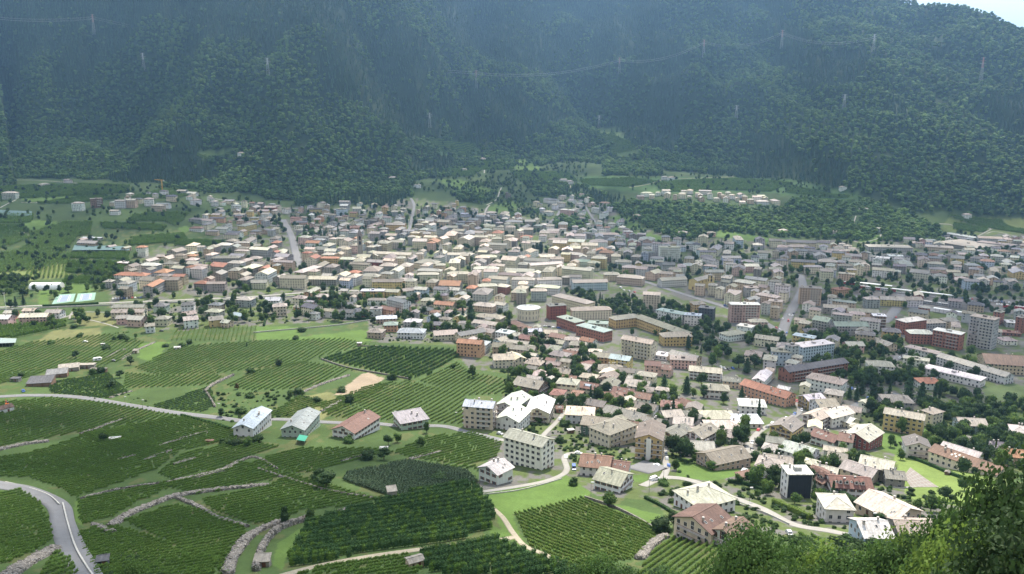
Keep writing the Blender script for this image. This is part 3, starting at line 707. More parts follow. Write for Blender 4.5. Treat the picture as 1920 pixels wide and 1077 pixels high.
def roof_shape(b, kind, L, w, e, rise, o, c, m=0, t=.22):
    hx, hy = L/2+o, w/2+o; s = rise/(w/2); ez = e-o*s
    if kind == 'G':
        for z0, f in ((0, 1), (-t, -1)):
            p = [(-hx, -hy, ez+z0), (hx, -hy, ez+z0), (hx, 0, e+rise+z0), (-hx, 0, e+rise+z0)]; q = [(-hx, 0, e+rise+z0), (hx, 0, e+rise+z0), (hx, hy, ez+z0), (-hx, hy, ez+z0)]
            for r in (p, q): b.quad(r if f > 0 else r[::-1], m, c)
        for sy in (-1, 1):
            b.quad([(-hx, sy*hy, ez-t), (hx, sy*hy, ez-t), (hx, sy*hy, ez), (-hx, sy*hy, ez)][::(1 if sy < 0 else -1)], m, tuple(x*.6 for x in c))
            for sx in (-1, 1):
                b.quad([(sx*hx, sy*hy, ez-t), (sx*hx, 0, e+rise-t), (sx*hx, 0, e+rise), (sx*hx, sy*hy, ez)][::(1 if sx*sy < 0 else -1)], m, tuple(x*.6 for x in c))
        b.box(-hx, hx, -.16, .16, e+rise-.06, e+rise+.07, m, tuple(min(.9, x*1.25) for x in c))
    elif kind == 'H':
        r = max(0, L/2-w/2); zt = e+rise
        if L < w: r = 0
        A = [(-hx, -hy, ez), (hx, -hy, ez), (hx, hy, ez), (-hx, hy, ez)]; R = [(-r, 0, zt), (r, 0, zt)]
        b.quad([A[0], A[1], R[1], R[0]], m, c); b.quad([A[2], A[3], R[0], R[1]], m, c); b.quad([A[1], A[2], R[1]], m, c); b.quad([A[3], A[0], R[0]], m, c)
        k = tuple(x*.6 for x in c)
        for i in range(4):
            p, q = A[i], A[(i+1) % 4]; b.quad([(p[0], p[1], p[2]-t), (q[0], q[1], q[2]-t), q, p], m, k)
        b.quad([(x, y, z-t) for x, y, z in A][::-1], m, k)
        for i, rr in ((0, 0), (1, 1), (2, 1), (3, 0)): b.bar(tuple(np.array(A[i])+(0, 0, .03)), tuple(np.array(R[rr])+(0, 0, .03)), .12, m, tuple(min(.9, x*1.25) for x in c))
    elif kind == 'F':
        o2 = min(o, .45); b.box(-L/2-o2, L/2+o2, -w/2-o2, w/2+o2, e, e+.35, m, c)
        b.box(-L/2+.4, L/2-.4, -w/2+.4, w/2-.4, e+.35, e+.42, m, tuple(x*.93 for x in c))
        b.box(-1.6, 1.6, -1.4, 1.4, e+.42, e+2.0, m, tuple(x*.8 for x in c))
    elif kind == 'M':        # single slope falling to -y
        p = [(-hx, -hy, e-.1), (hx, -hy, e-.1), (hx, hy, e+rise*1.3), (-hx, hy, e+rise*1.3)]
        b.quad(p, m, c); b.quad([(x, y, z-t) for x, y, z in p][::-1], m, c)
        for i in range(4):
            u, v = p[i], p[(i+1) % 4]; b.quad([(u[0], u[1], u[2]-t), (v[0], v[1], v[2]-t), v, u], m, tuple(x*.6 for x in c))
def wall_shape(b, kind, L, w, z0, e, rise, c, m=0):
    x, y = L/2, w/2
    fr = e+(rise*1.3 if kind == 'M' else 0); bk = e if kind != 'M' else e+rise*1.3
    b.quad([(-x, -y, z0), (x, -y, z0), (x, -y, e), (-x, -y, e)], m, c); b.quad([(x, y, z0), (-x, y, z0), (-x, y, bk), (x, y, bk)], m, c)
    if kind == 'G':
        b.quad([(x, -y, z0), (x, y, z0), (x, y, e), (x, 0, e+rise), (x, -y, e)], m, c); b.quad([(-x, y, z0), (-x, -y, z0), (-x, -y, e), (-x, 0, e+rise), (-x, y, e)], m, c)
    else:
        b.quad([(x, -y, z0), (x, y, z0), (x, y, bk), (x, -y, e)], m, c); b.quad([(-x, y, z0), (-x, -y, z0), (-x, -y, e), (-x, y, bk)], m, c)
    # plinth
    b.box(-x-.04, x+.04, -y-.04, y+.04, z0, z0+1.9, m, tuple(q*.78 for q in c))
PSL = {'G': .40, 'H': .40, 'F': 0, 'M': .2}
def spec(A, B, w, h, kind='G', wall='white', roof='slate', slope=None, **kw):
    """A, B: world points (x, y, z) of the ridge ends (G) or of the centreline ends at eaves level"""
    c = (A+B)/2; d = (B-A)[:2]; L = float(np.linalg.norm(d)); rz = atan2(d[1], d[0])
    slope = PSL[kind] if slope is None else slope
    if kind == 'H' and L < w: L, w, rz = w, L, rz+pi/2
    if kw.get('hand') and h < 11: kk = 1.2 if A[1] < 620 else 1.1; w *= kk; L *= 1+(kk-1)*.7
    rise = w/2*slope
    b = dict(x=float(c[0]), y=float(c[1]), L=L, w=w, h=h, kind=kind, wall=wall, roof=roof, rz=rz, rise=rise, **kw)
    u = np.array([cos(rz), sin(rz)]); v = np.array([-sin(rz), cos(rz)])
    cs = [np.array(c[:2])+u*sx*L/2+v*sy*w/2 for sx in (-1, 1) for sy in (-1, 1)]
    zs = [g(*q) for q in cs]; b['zmin'] = min(zs); b['z'] = g(c[0], c[1]); b['D'] = float(np.hypot(c[0], c[1])); b['size'] = L*w*h/ b['D']**2
    b['px'], b['py'] = [float(q) for q in proj(c[0], c[1], b['z']+h)]
    BL.append(b)
    n = max(1, int(L/w+.4))
    for i in range(n):
        t = (i+.5)/n-.5; FOOT.append((c[0]+u[0]*t*L, c[1]+u[1]*t*L, .5*hypot(L/n, w)*.92))
    return b
def bpx(x1, y1, x2, y2, w, h, kind='G', wall='white', roof='slate', **kw):
    s = kw.get('slope'); s = PSL[kind] if s is None else s
    hh = h+(w/2*s if kind == 'G' else 0)
    m = at((x1+x2)/2, (y1+y2)/2, hh); E = []
    for q in ((x1, y1), (x2, y2)):
        d = ray(*q); E.append(np.array([0, 0, CAMZ])+d*((m[2]-CAMZ)/d[2]))     # both ends of a ridge lie in one level plane
    return spec(E[0], E[1], w, h, kind, wall, roof, **kw)
ZN = {'L1': (0, 300), 'L2': (480, 300), 'L3': (960, 300), 'L4': (1440, 300), 'M1': (0, 540), 'M2': (480, 540), 'M3': (960, 540), 'M4': (1440, 540), 'N1': (0, 807), 'N2': (480, 807), 'N3': (960, 807), 'N4': (1440, 807)}
HAND = '''@X
957,803 1028,822 12 14.5 G white slate|a|big white five-storey apartment block beside the curving lane
1217,814 1224,786 14 14 G ochre taupe|av|ochre four-storey block with central white strip and wooden balconies
1127,806 1172,789 13 10.5 H cream taupe|ab|cream hotel block with wrap-around dark balcony and brown hipped roof
895,838 0,0 0 0 X - -
952,779 972,761 12.5 8 G white white
949,754 976,735 12 8 G grey white
1008,764 1018,742 12.5 9 G cream white
917,874 942,862 10 7 G white white||small white house with pale metal roof above the kiwi pergola
457,794 488,765 9.5 7.5 G white bluegrey
550,796 577,767 11 7 G green grey
646,798 688,772 12.5 6.5 G white brown
748,786 792,778 12 6 M green grey
1254,809 1281,796 9.5 8.5 G green taupe
1302,809 1330,795 10 8.5 G white taupe
1292,934 1350,919 14 6.5 H white pale||white square villa with large pyramid stone roof near the lane
1302,969 1339,949 13 8 G cream brown|c|cream house with big brown gable roof at the vineyard's upper edge
1359,992 1390,973 9.5 5.5 G white brown
1095,853 1142,858 12 6.5 G white redbrown|s
1146,864 1177,868 10 4 G white redbrown|s
1130,878 1172,889 12 6 G white slate
1328,850 1386,838 13 6 G tan taupe|c
1425,863 1462,870 11 7.5 H white slate
1466,796 1486,783 11.5 8 G yellow taupe|c
1477,828 1524,842 11.5 6.5 G white white|c
1532,805 1570,817 10 6 G white redbrown|s
1577,812 1599,816 10 7 G white redbrown
1606,812 1631,797 13 8 G red pale||house with red gable wall under a pale stone roof
1522,776 1547,766 10 8 G white pale|c
1549,772 1585,763 10.5 8.5 G white pale|c
1579,777 1601,785 8.5 5 G cream white
1531,750 1562,748 12 8 G white pale
1509,742 1536,738 9 8 G ochre white
1472,882 1517,882 9 12.5 F white white|k|tall white house with one whole wall clad in dark panels
1528,875 1560,893 10 6 G white redbrown|sd
1560,893 1625,897 10.5 6 G white redbrown|sd|white house with long red-brown roof and two pairs of dormers
1620,855 1672,866 11 8 G cream pale|c
1590,864 1640,880 10 6 G cream slate
1662,882 1692,885 8 5.5 G stone slate
1545,938 1588,940 11 8 H white pale||white hipped-roof villa with terraced garden wall below the hedge
1636,922 1700,952 14 4.5 G tan pale
1612,978 1657,978 11 4.5 G blue white||low house with smooth bluish white roof at the foot of the hill
1682,976 1750,978 10 3.5 G stone pale
1716,816 1723,830 10.5 8.5 G white taupe||white chalet with curved rear stair on the lawn by the hedge
1762,836 1872,874 10 6 G cream redbrown|s|long cream terrace of row houses under a brown roof
1775,830 1835,848 8 7 G white white
1852,828 1878,830 9 4 G brown dark
1895,802 1925,806 12 11 H white white
1815,818 1835,822 9 3.5 G grey slate
1888,842 1925,846 9 7 G pink tile
@M3
270,133 395,124 11 15 F red dark||bright red block with dark roof behind the round hall
330,50 590,112 14 12 H cream slate
445,160 735,152 13 11 H cream slate
375,212 505,255 12 10 F brick copper||long red brick school with flat green copper roof
520,275 712,325 12 10 F brick copper
575,256 712,264 10 9 F green copper
755,228 938,206 12 10 H ochre slate|U
948,210 1295,333 12 10 H ochre slate|U|long ochre school wing with grey stone hipped roof
1125,352 1325,345 13 10 H ochre slate|U
838,352 1062,392 11 16 G cream slate|b|sandy five-storey apartment block in front of the ochre school
985,25 1110,32 12 17 G cream pale|a
1105,160 1290,195 11 10 F white bluegrey
1295,195 1415,205 11 11 F white bluegrey
1405,140 1515,152 12 13 F dark dark||charcoal-clad modern block beside the avenue
1345,120 1435,112 10 12 M ochre taupe
1630,118 1848,120 12 20 F pink white|b|pink and white seven-storey apartment block with balcony rows
1590,345 1720,325 12 7 H white slate
1700,275 1800,292 10 10 F white white
1780,245 1900,245 10 8 H pink slate
90,308 210,302 8 6 G white bluegrey
10,335 55,335 9 7 G blue slate
70,348 170,362 10 6.5 G pink redbrown
5,250 80,285 9 6 H tan redbrown
300,335 400,352 10 6.5 G tan redbrown
270,378 390,395 9 6 G white slate
245,422 330,432 8 5 G orange taupe
5,425 170,440 10 8 G tan taupe
530,365 615,382 9 7 G white tile||small house with bright orange tiled roof beside the green-roofed school
440,412 545,420 10 6.5 H cream slate
0,478 60,515 10 7 G cream pale
115,545 225,560 11 8 H cream slate
300,482 420,502 11 8 H cream taupe
390,462 485,476 9 6.5 G white redbrown
330,597 435,612 9 5 G green taupe
615,482 750,492 10 8.5 G orange slate|c
745,492 890,512 11 11 G yellow bluegrey|b|yellow four-storey house with solar panels on its roof
655,590 820,596 12 5.5 H white taupe|v
520,557 600,540 9 4.5 G tan redbrown
1002,545 1105,552 10 9 G pink redbrown
1120,572 1195,582 10 7 G pink redbrown
1190,522 1370,532 12 8 F pink slate
1205,465 1390,508 11 7 G tan slate
1340,582 1560,602 11 8 G white pale
1085,490 1170,502 11 4 F white white
355,692 485,705 10 10 H cream pale|a|cream four-storey house with pale hipped roof among gardens
520,702 640,722 10 5.5 G cream redbrown|p
60,668 225,700 14 8 G brown taupe||dark timber house with wide brown roof at the vineyard corner
870,682 1020,702 12 5.5 G white slate|s
775,740 905,760 9 6.5 G white redbrown
915,776 1035,796 9 6 G white redbrown
690,802 820,802 11 5.5 H cream redbrown
545,825 690,850 9 5 G ochre taupe
930,850 1070,876 9 6 G white taupe
1125,862 1240,872 10 4.5 H white redbrown
1240,836 1345,872 9 4.5 H white redbrown
1452,737 1610,747 11 7.5 H white slate
1590,662 1700,672 9 6 G tan taupe
1768,690 2068,780 11 9 G orange tile||long salmon-pink house with orange tiled roof by the bend
1710,852 1880,862 12 6.5 H white white
1430,945 1640,947 12 4.5 H white pale
1655,975 1840,977 13 4.5 H white white
1465,1020 1690,1022 12 4.5 H white pinkish
20,800 110,832 11 7.5 H white white
420,912 600,922 12 7.5 H white pale
550,958 720,978 12 8 G darkgreen taupe
730,882 985,948 11 7 G cream taupe
985,962 1110,985 10 6.5 G cream taupe
1130,922 1250,912 9 7 G white slate
1225,962 1345,975 10 7 G cream pale
1340,1060 1460,1070 10 6 G white slate
335,880 375,880 5 3.5 G brick redbrown
@M2
80,70 180,70 11 6.5 G white bluegrey
130,132 225,126 11 10.5 H cream slate|b
290,66 375,72 10 7.5 H cream slate
295,126 345,130 7 5 G orange taupe
452,56 540,60 11 7.5 H orange slate
375,112 462,128 12 9.5 G cream dark|a|cream house with dark pitched roof at the field's edge
642,158 732,162 10 7.5 G white dark
750,152 815,160 9 6 G red dark
620,112 718,107 9 4.5 G stone dark
700,37 775,42 9 7 H brown taupe
795,18 955,18 11 8.5 F ochre bluegrey||ochre block with flat bluish metal roof below the old town
970,8 1070,12 10 8 G yellow slate
1005,62 1130,92 11 12 G white dark|b
860,152 940,152 9 8.5 F white grey|b
950,132 1045,150 9 8.5 G orange redbrown
1150,122 1190,126 8 7 G tan taupe
1097,6 1190,-4 10 7.5 G green slate
1197,-10 1280,-5 10 10.5 G blue slate
1342,-10 1430,-5 10 8.5 G white dark
1450,-6 1525,0 10 7.5 G white slate
1245,142 1335,152 9 5 G white dark
1350,97 1480,107 11 7.5 G cream tile
1642,118 1780,132 12 7.5 H tan slate
1800,102 1870,112 9 8.5 G white slate
1662,202 1840,222 12 7.5 H stone slate
1642,237 1800,257 9 8 G white slate
905,222 1045,217 10 6 H tan bluegrey
962,268 1055,266 10 7.5 H orange copper||small tan house with pale green metal roof
1120,242 1230,246 10 5.5 H grey white
1075,318 1255,322 13 6.5 H white bluegrey||white two-storey house with bluish hipped roof facing the meadow
850,317 950,322 11 6.5 H tan slate
1300,268 1390,266 10 5.5 H brown dark
1335,322 1495,312 12 6.5 G cream slate|c
1515,332 1690,302 10 8.5 G cream dark
1515,378 1695,392 11 12.5 G orange tile||five-storey salmon block with orange tiled roof at the field corner
1680,292 1785,312 10 8 G cream slate
1815,320 1915,336 11 8.5 F white bluegrey
1780,408 1915,412 11 7.5 G tan taupe
1780,497 1915,492 13 8 G cream pale|c
1570,832 1785,850 11 15 G cream bluegrey|bl|cream five-storey block with balconies standing between vineyard and road
@M1
165,192 358,187 11 8.5 G pink pale
358,162 460,162 10 6.5 G white pale
185,152 270,152 8 7 G white pale
-12,202 80,202 11 8.5 G pink white
45,168 118,168 8 7 G orange pale
862,124 1075,124 9 7.5 G cream slate
852,160 1075,157 10 7.5 G cream slate
878,207 965,202 9 6.5 G pink slate
980,207 1075,212 11 7.5 G pink slate
1165,127 1250,127 10 7.5 H green dark
1087,268 1152,262 8 7 G white slate
1178,222 1265,222 10 7.5 H cream slate
1362,122 1452,117 11 8.5 H white dark
1365,182 1450,168 10 7.5 G white slate
1375,217 1472,207 11 8.5 G white slate
1552,167 1655,172 10 6.5 H grey slate
1565,217 1660,207 11 7.5 G yellow slate
1672,237 1722,242 8 5.5 G tan slate
1580,117 1660,122 9 6.5 H cream dark
1758,182 1820,192 8 4.5 G grey bluegrey||small blue-grey metal roofed garage beside the lane
1788,77 1888,82 12 8.5 H grey slate
@N3
0,0 1,1 0 0 X - -
@M4
235,-8 400,2 12 20 F tan taupe|b|tan eight-storey apartment block with brown balconies by the avenue
355,205 470,225 15 12 G grey copper|bl
490,250 735,252 15 12 G grey copper|bl|grey terraced building with greenish faceted roof
782,202 878,207 11 13 F brown white|b
995,246 1150,226 13 14 H brick white
1050,327 1225,332 13 11 H brick white
1252,307 1458,345 12 16 F brick white|b|big red brick apartment block with white flat roof and balconies
1532,202 1715,235 14 30 F grey slate|b|grey ten-storey tower block near the station
655,332 800,347 12 13 H tan dark|a
862,312 985,322 12 9 H yellow dark
1165,252 1300,247 12 9 H grey slate
1312,237 1412,237 12 8 H tan slate
582,402 700,402 11 7.5 G pink slate
812,372 930,412 11 6.5 G tan slate
202,347 350,372 10 10 F yellow bluegrey
262,307 355,302 9 8 G yellow dark
222,432 458,402 14 14 F blue white||long pale blue hospital block with white flat roof
25,462 168,472 13 13 F blue slate
152,432 208,422 8 18 F grey slate
120,590 562,522 12 11.5 G brick dark|b|long red brick four-storey building with dark roof and rows of windows
325,655 555,702 12 10 H white slate|a|white four-storey villa block with grey slab roof beside the conifers
752,562 928,572 13 8.5 H white slate
1052,437 1290,492 10 6.5 F white slate
1022,517 1200,542 9 6 F white slate
1315,492 1795,632 11 8 G white slate||long white school wing with dark grey pitched roof
1195,590 1595,682 12 6.5 F white white||low school wing with bright white flat roof
1615,492 1910,512 24 9 G tan brown||large tan sports hall with brown roof
1132,692 1268,692 11 6.5 H white tile
865,822 1055,832 13 6.5 H grey slate
880,892 1175,945 11 12 G yellow pale|a|mustard yellow apartment house with pale roof among trees
1192,902 1275,932 11 11 H cream slate
1428,972 1605,982 11 6.5 G blue slate
502,12 588,2 12 8 F orange tile
727,77 825,77 11 11 H grey slate
845,62 1018,70 12 8 G yellow slate||pale yellow station building with a central gable
1032,67 1138,67 12 8.5 G white slate
602,152 815,162 11 8 G tan slate
422,122 588,132 11 8 G stone slate
58,-28 165,-18 11 16 F white slate|a
8,92 110,102 11 12 F tan slate
1742,382 1838,382 11 5 H white slate
1702,172 1758,182 10 14 F brick slate
1882,212 1925,222 11 17 F brick slate
1120,10 1130,20 6 5 F grey slate
1720,322 1880,335 10 3 F brick redbrown
1780,250 1860,256 12 5 F grey white
@L3
1052,622 1185,627 12 23 F white slate|b|white and brown eight-storey slab behind the old town
1100,652 1255,652 12 22 F white slate|b
385,792 600,812 12 14 G cream slate
460,897 700,892 12 10 G blue slate
692,852 798,852 12 9 H tan slate
802,867 978,882 13 10 H tan slate||large tan stone-built office with grey hipped roof by the avenue
832,797 938,802 12 8 H tan slate
1112,882 1288,872 12 9 G white slate
2,887 168,892 12 13 H white pale
190,892 368,887 12 13 H white pale
82,607 142,612 10 14 G cream pale
130,772 368,757 12 12 G cream pale
477,742 588,747 12 7 G green copper
1452,722 1528,742 11 13 G white dark
1572,717 1708,717 12 11 G blue slate
1742,777 1838,777 12 9 G pink slate
1742,952 1838,952 12 12 F grey slate
205,712 318,712 14 8 F tan pale
1590,635 1690,640 0 0 X - -
230,480 300,490 12 5 F grey white
375,370 470,378 12 9 F pink white
@L4
182,742 358,752 11 10 G yellow dark
302,672 412,692 12 12 H white dark
207,662 296,667 12 12 G white dark
72,657 175,657 11 10 G white dark
45,602 128,607 12 9 H white slate
815,727 905,735 14 9 F white white
905,715 1010,718 14 7 F white white
748,642 1055,650 25 7 F grey slate
1182,642 1378,655 22 7 F tan slate
1362,605 1640,650 55 6 F stone slate||sprawling grey flat-roofed factory at the edge of the fields
1342,547 1555,582 15 7 F white white||long white shed beside the straight field tracks
1590,610 1840,640 20 6 F grey slate
492,650 560,650 11 8 G blue slate
540,675 665,680 11 9 H orange slate
530,845 650,855 12 11 F tan slate
@L2
1658,722 1798,722 13 11 H cream pale||cream three-storey palace with tall windows amid sunlit roofs
1632,808 1815,812 13 13 H cream pale
1432,847 1605,847 12 12 H cream pale
1212,852 1365,852 11 12 H cream pale
882,892 1090,892 11 10 G yellow taupe||row of yellow houses with brown-grey roof facing the river wall
1092,882 1178,887 11 10 G pink slate
302,867 600,872 12 8 G stone pale
640,880 710,885 10 11 G blue pale
845,745 968,750 11 8 G red slate||bright red low house with grey roof in the old town
1665,940 1800,935 12 11 H cream pale
1802,935 1885,945 11 10 H brick pale
1660,408 1718,408 12 7 H cream slate
1010,385 1095,388 11 8 H grey slate
610,365 675,368 11 13 F blue slate
270,425 330,428 10 10 G pink redbrown
705,495 778,492 11 10 G orange redbrown
20,372 95,372 11 8 G yellow slate
70,345 150,345 11 9 G brick slate
@L1
25,245 128,245 12 12 H white slate|b|white four-storey block standing alone at the far left
545,322 622,322 11 14 H white slate
675,292 762,287 12 16 F brown slate|b
865,297 938,297 11 13 G white slate
948,290 1018,290 11 14 G tan slate
1080,292 1148,290 11 13 H white slate
1150,338 1218,342 11 10 H tan slate
1252,262 1318,262 11 10 G cream dark
830,372 890,372 9 7 G white slate
1335,222 1395,224 10 7 G grey slate
1410,238 1470,240 10 6 G white white
1427,508 1512,508 11 5.5 H white redbrown||small white house with red hipped roof in the meadow
602,602 728,607 12 7 G tan slate
1028,650 1096,650 10 13 H white tile
1182,708 1236,708 9 6 G orange slate
1515,170 1560,172 8 6 H white redbrown
488,143 526,145 8 6 G white slate
1065,780 1185,785 12 9 H grey white
1305,790 1380,795 10 8 G grey slate
1470,775 1555,785 11 10 G cream slate
1595,400 1648,402 9 8 G yellow slate
1520,440 1595,445 10 8 G white slate
1430,440 1515,445 10 6 H grey dark
1630,500 1710,505 11 7 G white slate
1715,530 1800,535 11 7 G white dark
1810,310 1845,310 8 12 F cream slate
620,580 755,583 7 3 F grey white
885,765 970,770 9 4 F brick white
785,905 845,905 9 8 H grey slate'''
ORG = (0, 0); FZ = 1
for ln in HAND.split('\n'):
    if ln.startswith('@'):
        z = ln[1:]; ORG = (0, 0) if z == 'X' else ZN[z]; FZ = 1 if z == 'X' else 3.99; continue
    p = ln.split('|'); f = p[0].split()
    if f[4] == 'X': continue
    x1, y1 = map(float, f[0].split(',')); x2, y2 = map(float, f[1].split(','))
    bpx(ORG[0]+x1/FZ, ORG[1]+y1/FZ, ORG[0]+x2/FZ, ORG[1]+y2/FZ, float(f[2]), float(f[3]), f[4], f[5], f[6],
        flags=p[1] if len(p) > 1 else '', label=p[2] if len(p) > 2 and p[2] else None, hand=True)
NHAND = len(BL)
# ---- districts filled with houses that stand too close together to place one by one
FT = np.array(FOOT); RPT = np.array(ROADPTS)
SPECIAL = []
def keepout(px, py, r, h=0):
    p = at(px, py, h); SPECIAL.append((p[0], p[1], r))
keepout(990, 592, 15, 12); keepout(676, 480, 14); keepout(740, 480, 30); keepout(828, 480, 14); keepout(1318, 540, 22)
keepout(880, 590, 9); keepout(1240, 730, 12); keepout(1290, 740, 14); keepout(1390, 690, 14); keepout(1125, 780, 10)
SPECIAL += [(at(x, y)[0], at(x, y)[1], r) for x, y, r in ((1350, 885, 20), (1160, 970, 20), (1230, 905, 12), (1215, 885, 14), (1700, 890, 16), (1760, 870, 25), (1690, 820, 18), (1640, 850, 14), (1740, 800, 20), (1500, 600, 10), (1850, 735, 35), (1640, 745, 30), (1700, 740, 25), (1600, 690, 12), (1390, 660, 25), (1350, 640, 20), (1300, 620, 14), (1240, 590, 12), (1150, 560, 14), (1240, 560, 16), (1480, 940, 10), (1600, 950, 8), (1480, 870, 6))]
GRID = {}
def gadd(x, y, r): GRID.setdefault((int(x//30), int(y//30)), []).append((x, y, r))
for x, y, r in FOOT+SPECIAL+ROADPTS: gadd(x, y, r)
def gfree(x, y, r):
    i, j = int(x//30), int(y//30)
    for a in (i-1, i, i+1):
        for b_ in (j-1, j, j+1):
            for (u, v, q) in GRID.get((a, b_), ()):
                if (x-u)**2+(y-v)**2 < (r+q)**2: return False
    return True
def pick(s):
    o = []; 
    for t in s.split():
        k, v = t.split(':'); o += [k]*int(v)
    return rnd.choice(o)
def fill(px, n, size, hh, walls, roofs, ang, kinds='G:5 H:5', tight=.8, tries=14, name=''):
    pp = PL(px); W = np.array(wpoly(pp)); lo, hi = W.min(0), W.max(0); k = 0
    for _ in range(n*tries):
        if k >= n: break
        x, y = rnd.uniform(lo[0], hi[0]), rnd.uniform(lo[1], hi[1])
        if not inpoly(np.array([x]), np.array([y]), [tuple(q) for q in W])[0]: continue
        w = rnd.uniform(*size)*rnd.choice([.65, .8, .8, 1.0]); L = w*rnd.choice([rnd.uniform(1.0, 1.7)]*3+[rnd.uniform(1.8, 3.2)])
        if not gfree(x, y, .5*hypot(L, w)*tight): continue
        r = radians(ang+rnd.choice([0, 90])+rnd.gauss(0, 7)); z = g(x, y)
        d = np.array([cos(r), sin(r), 0])*L/2; c = np.array([x, y, z]); h = rnd.uniform(*hh); kind = pick(kinds)
        spec(c-d, c+d, w, h, kind, pick(walls), pick(roofs), flags='', label=None, hand=False)
        gadd(x, y, .5*hypot(L, w)*tight); k += 1
OLDW = 'white:3 cream:6 tan:4 stone:4 grey:3 pink:1 ochre:1'; OLDR = 'slate:7 pale:5 taupe:2 grey:1 tile:1'
NEWW = 'white:7 cream:6 tan:3 pink:1 yellow:1 orange:1 grey:4 blue:1 stone:1'; NEWR = 'slate:7 taupe:3 dark:3 white:1 redbrown:1 grey:4'
fill('1060,640 1180,690 1270,760 1300,820 1240,840 1080,780 1000,740 980,690 920,650 1000,620', 60, (9, 13), (5, 8), NEWW, 'taupe:5 slate:4 pale:3 redbrown:2', 70, tight=.88)
fill('1250,760 1380,790 1480,860 1440,900 1340,870 1250,840', 20, (10, 13), (5, 7), 'white:5 cream:4', 'taupe:4 pale:3 slate:3 redbrown:1', 70, tight=.9)
fill('1480,850 1560,860 1640,900 1600,950 1500,930 1440,900', 9, (9, 12), (5, 7), 'white:5 cream:4', 'taupe:3 pale:4 redbrown:2', 60, tight=1.05)
fill('1400,720 1460,690 1640,770 1700,830 1560,850 1460,800', 12, (9, 12), (6, 8), 'white:5 cream:4', 'pale:6 white:3', 60, tight=1.05)
fill('860,590 960,610 1060,640 1050,700 940,690 860,640 780,600', 22, (9, 13), (6, 9), NEWW, 'slate:6 taupe:3 redbrown:2 bluegrey:2', 70, tight=.95)
fill('560,548 880,560 880,600 700,600 560,600', 18, (9, 13), (6, 9), NEWW, NEWR, 80, tight=1.0)
fill('240,500 360,470 480,455 660,450 700,470 690,545 560,540 380,548 240,560 215,540', 105, (12, 19), (8, 13), OLDW, 'slate:6 pale:3 taupe:4 tile:2 grey:2', 80)
fill('640,470 780,455 960,440 1100,455 1180,480 1120,520 1060,545 1040,560 900,585 860,560 690,545', 150, (13, 21), (9, 15), 'white:3 cream:7 tan:3 stone:2 grey:2 yellow:1 pink:1', 'pale:6 slate:5 taupe:3 tile:1', 78)
fill('540,440 640,425 780,420 930,405 1040,425 1180,440 1230,455 1180,475 1100,455 960,440 780,452 640,450 560,455', 150, (12, 18), (7, 12), OLDW, 'slate:6 pale:1 grey:5 dark:3 taupe:2', 80)
fill('380,400 470,385 560,388 650,385 760,395 860,385 905,400 900,415 780,420 640,425 560,440 440,450 380,440', 95, (10, 15), (6, 10), NEWW, NEWR, 85, tight=1.15)
fill('1000,385 1040,375 1090,370 1130,385 1170,410 1180,435 1100,430 1020,410', 34, (10, 14), (6, 9), 'white:8 cream:3 pink:1', NEWR, 60, tight=1.1)
fill('1180,372 1250,362 1340,365 1440,376 1480,390 1400,388 1330,380 1200,376', 34, (10, 15), (6, 9), 'white:5 cream:5 tan:3', 'pale:4 slate:4 taupe:2', 85, tight=.9)
fill('1140,460 1300,455 1400,462 1480,455 1620,480 1620,520 1500,530 1380,530 1250,520 1130,500', 80, (12, 18), (8, 14), NEWW, 'slate:6 grey:5 taupe:3 dark:3', 75, tight=.95)
fill('1640,490 1800,480 1920,470 2000,480 2000,560 1860,550 1760,530 1640,520 1550,500', 85, (11, 18), (7, 12), NEWW, 'slate:6 grey:5 redbrown:1 dark:3 taupe:2', 70, tight=.95)
fill('1540,460 1640,475 1640,490 1540,500', 14, (10, 15), (6, 9), NEWW, 'slate:8 grey:3', 70)
fill('1700,455 1900,450 2000,455 2000,470 1740,475', 30, (11, 18), (6, 9), NEWW, 'slate:8 grey:3', 75)
fill('1140,500 1260,540 1400,590 1460,620 1440,560 1300,530', 30, (11, 17), (8, 14), 'cream:5 tan:4 grey:3 white:2', 'slate:8 grey:3 taupe:2', 60, tight=.95)
fill('1290,530 1460,535 1480,600 1440,610 1360,570', 26, (11, 17), (9, 14), 'cream:5 tan:4 grey:3 white:2', 'slate:8 grey:3 taupe:2', 60, tight=.95)
fill('1490,560 1640,575 1660,640 1560,680 1500,640 1420,620', 22, (11, 16), (8, 12), 'cream:4 tan:4 grey:3 pink:2 white:2', 'slate:6 grey:5 dark:3 taupe:2', 60, tight=1.05)
fill('1700,560 1940,600 1940,640 1800,640 1690,620', 18, (11, 16), (7, 11), 'cream:4 tan:4 grey:3 pink:2 white:2 brick:2', 'slate:6 grey:5 dark:3 taupe:2', 60, tight=1.1)
fill('1360,650 1470,640 1500,700 1440,700 1400,680', 10, (11, 15), (7, 11), 'white:5 cream:4', 'slate:8', 60, tight=1.05)
fill('60,345 130,340 130,350 60,352', 1, (9, 12), (5, 7), 'white:1', 'slate:1', 80)
fill('200,372 400,362 420,385 330,395 220,395', 12, (9, 13), (6, 10), 'white:6 cream:3', NEWR, 80, tight=1.2)
fill('130,450 240,470 260,500 190,470', 3, (8, 12), (4, 6), 'tan:3 grey:2', 'slate:3', 80, tight=1.2)
fill('380,372 560,388 560,395 380,385', 8, (9, 13), (6, 10), 'white:6 cream:3', NEWR, 80, tight=1.2)
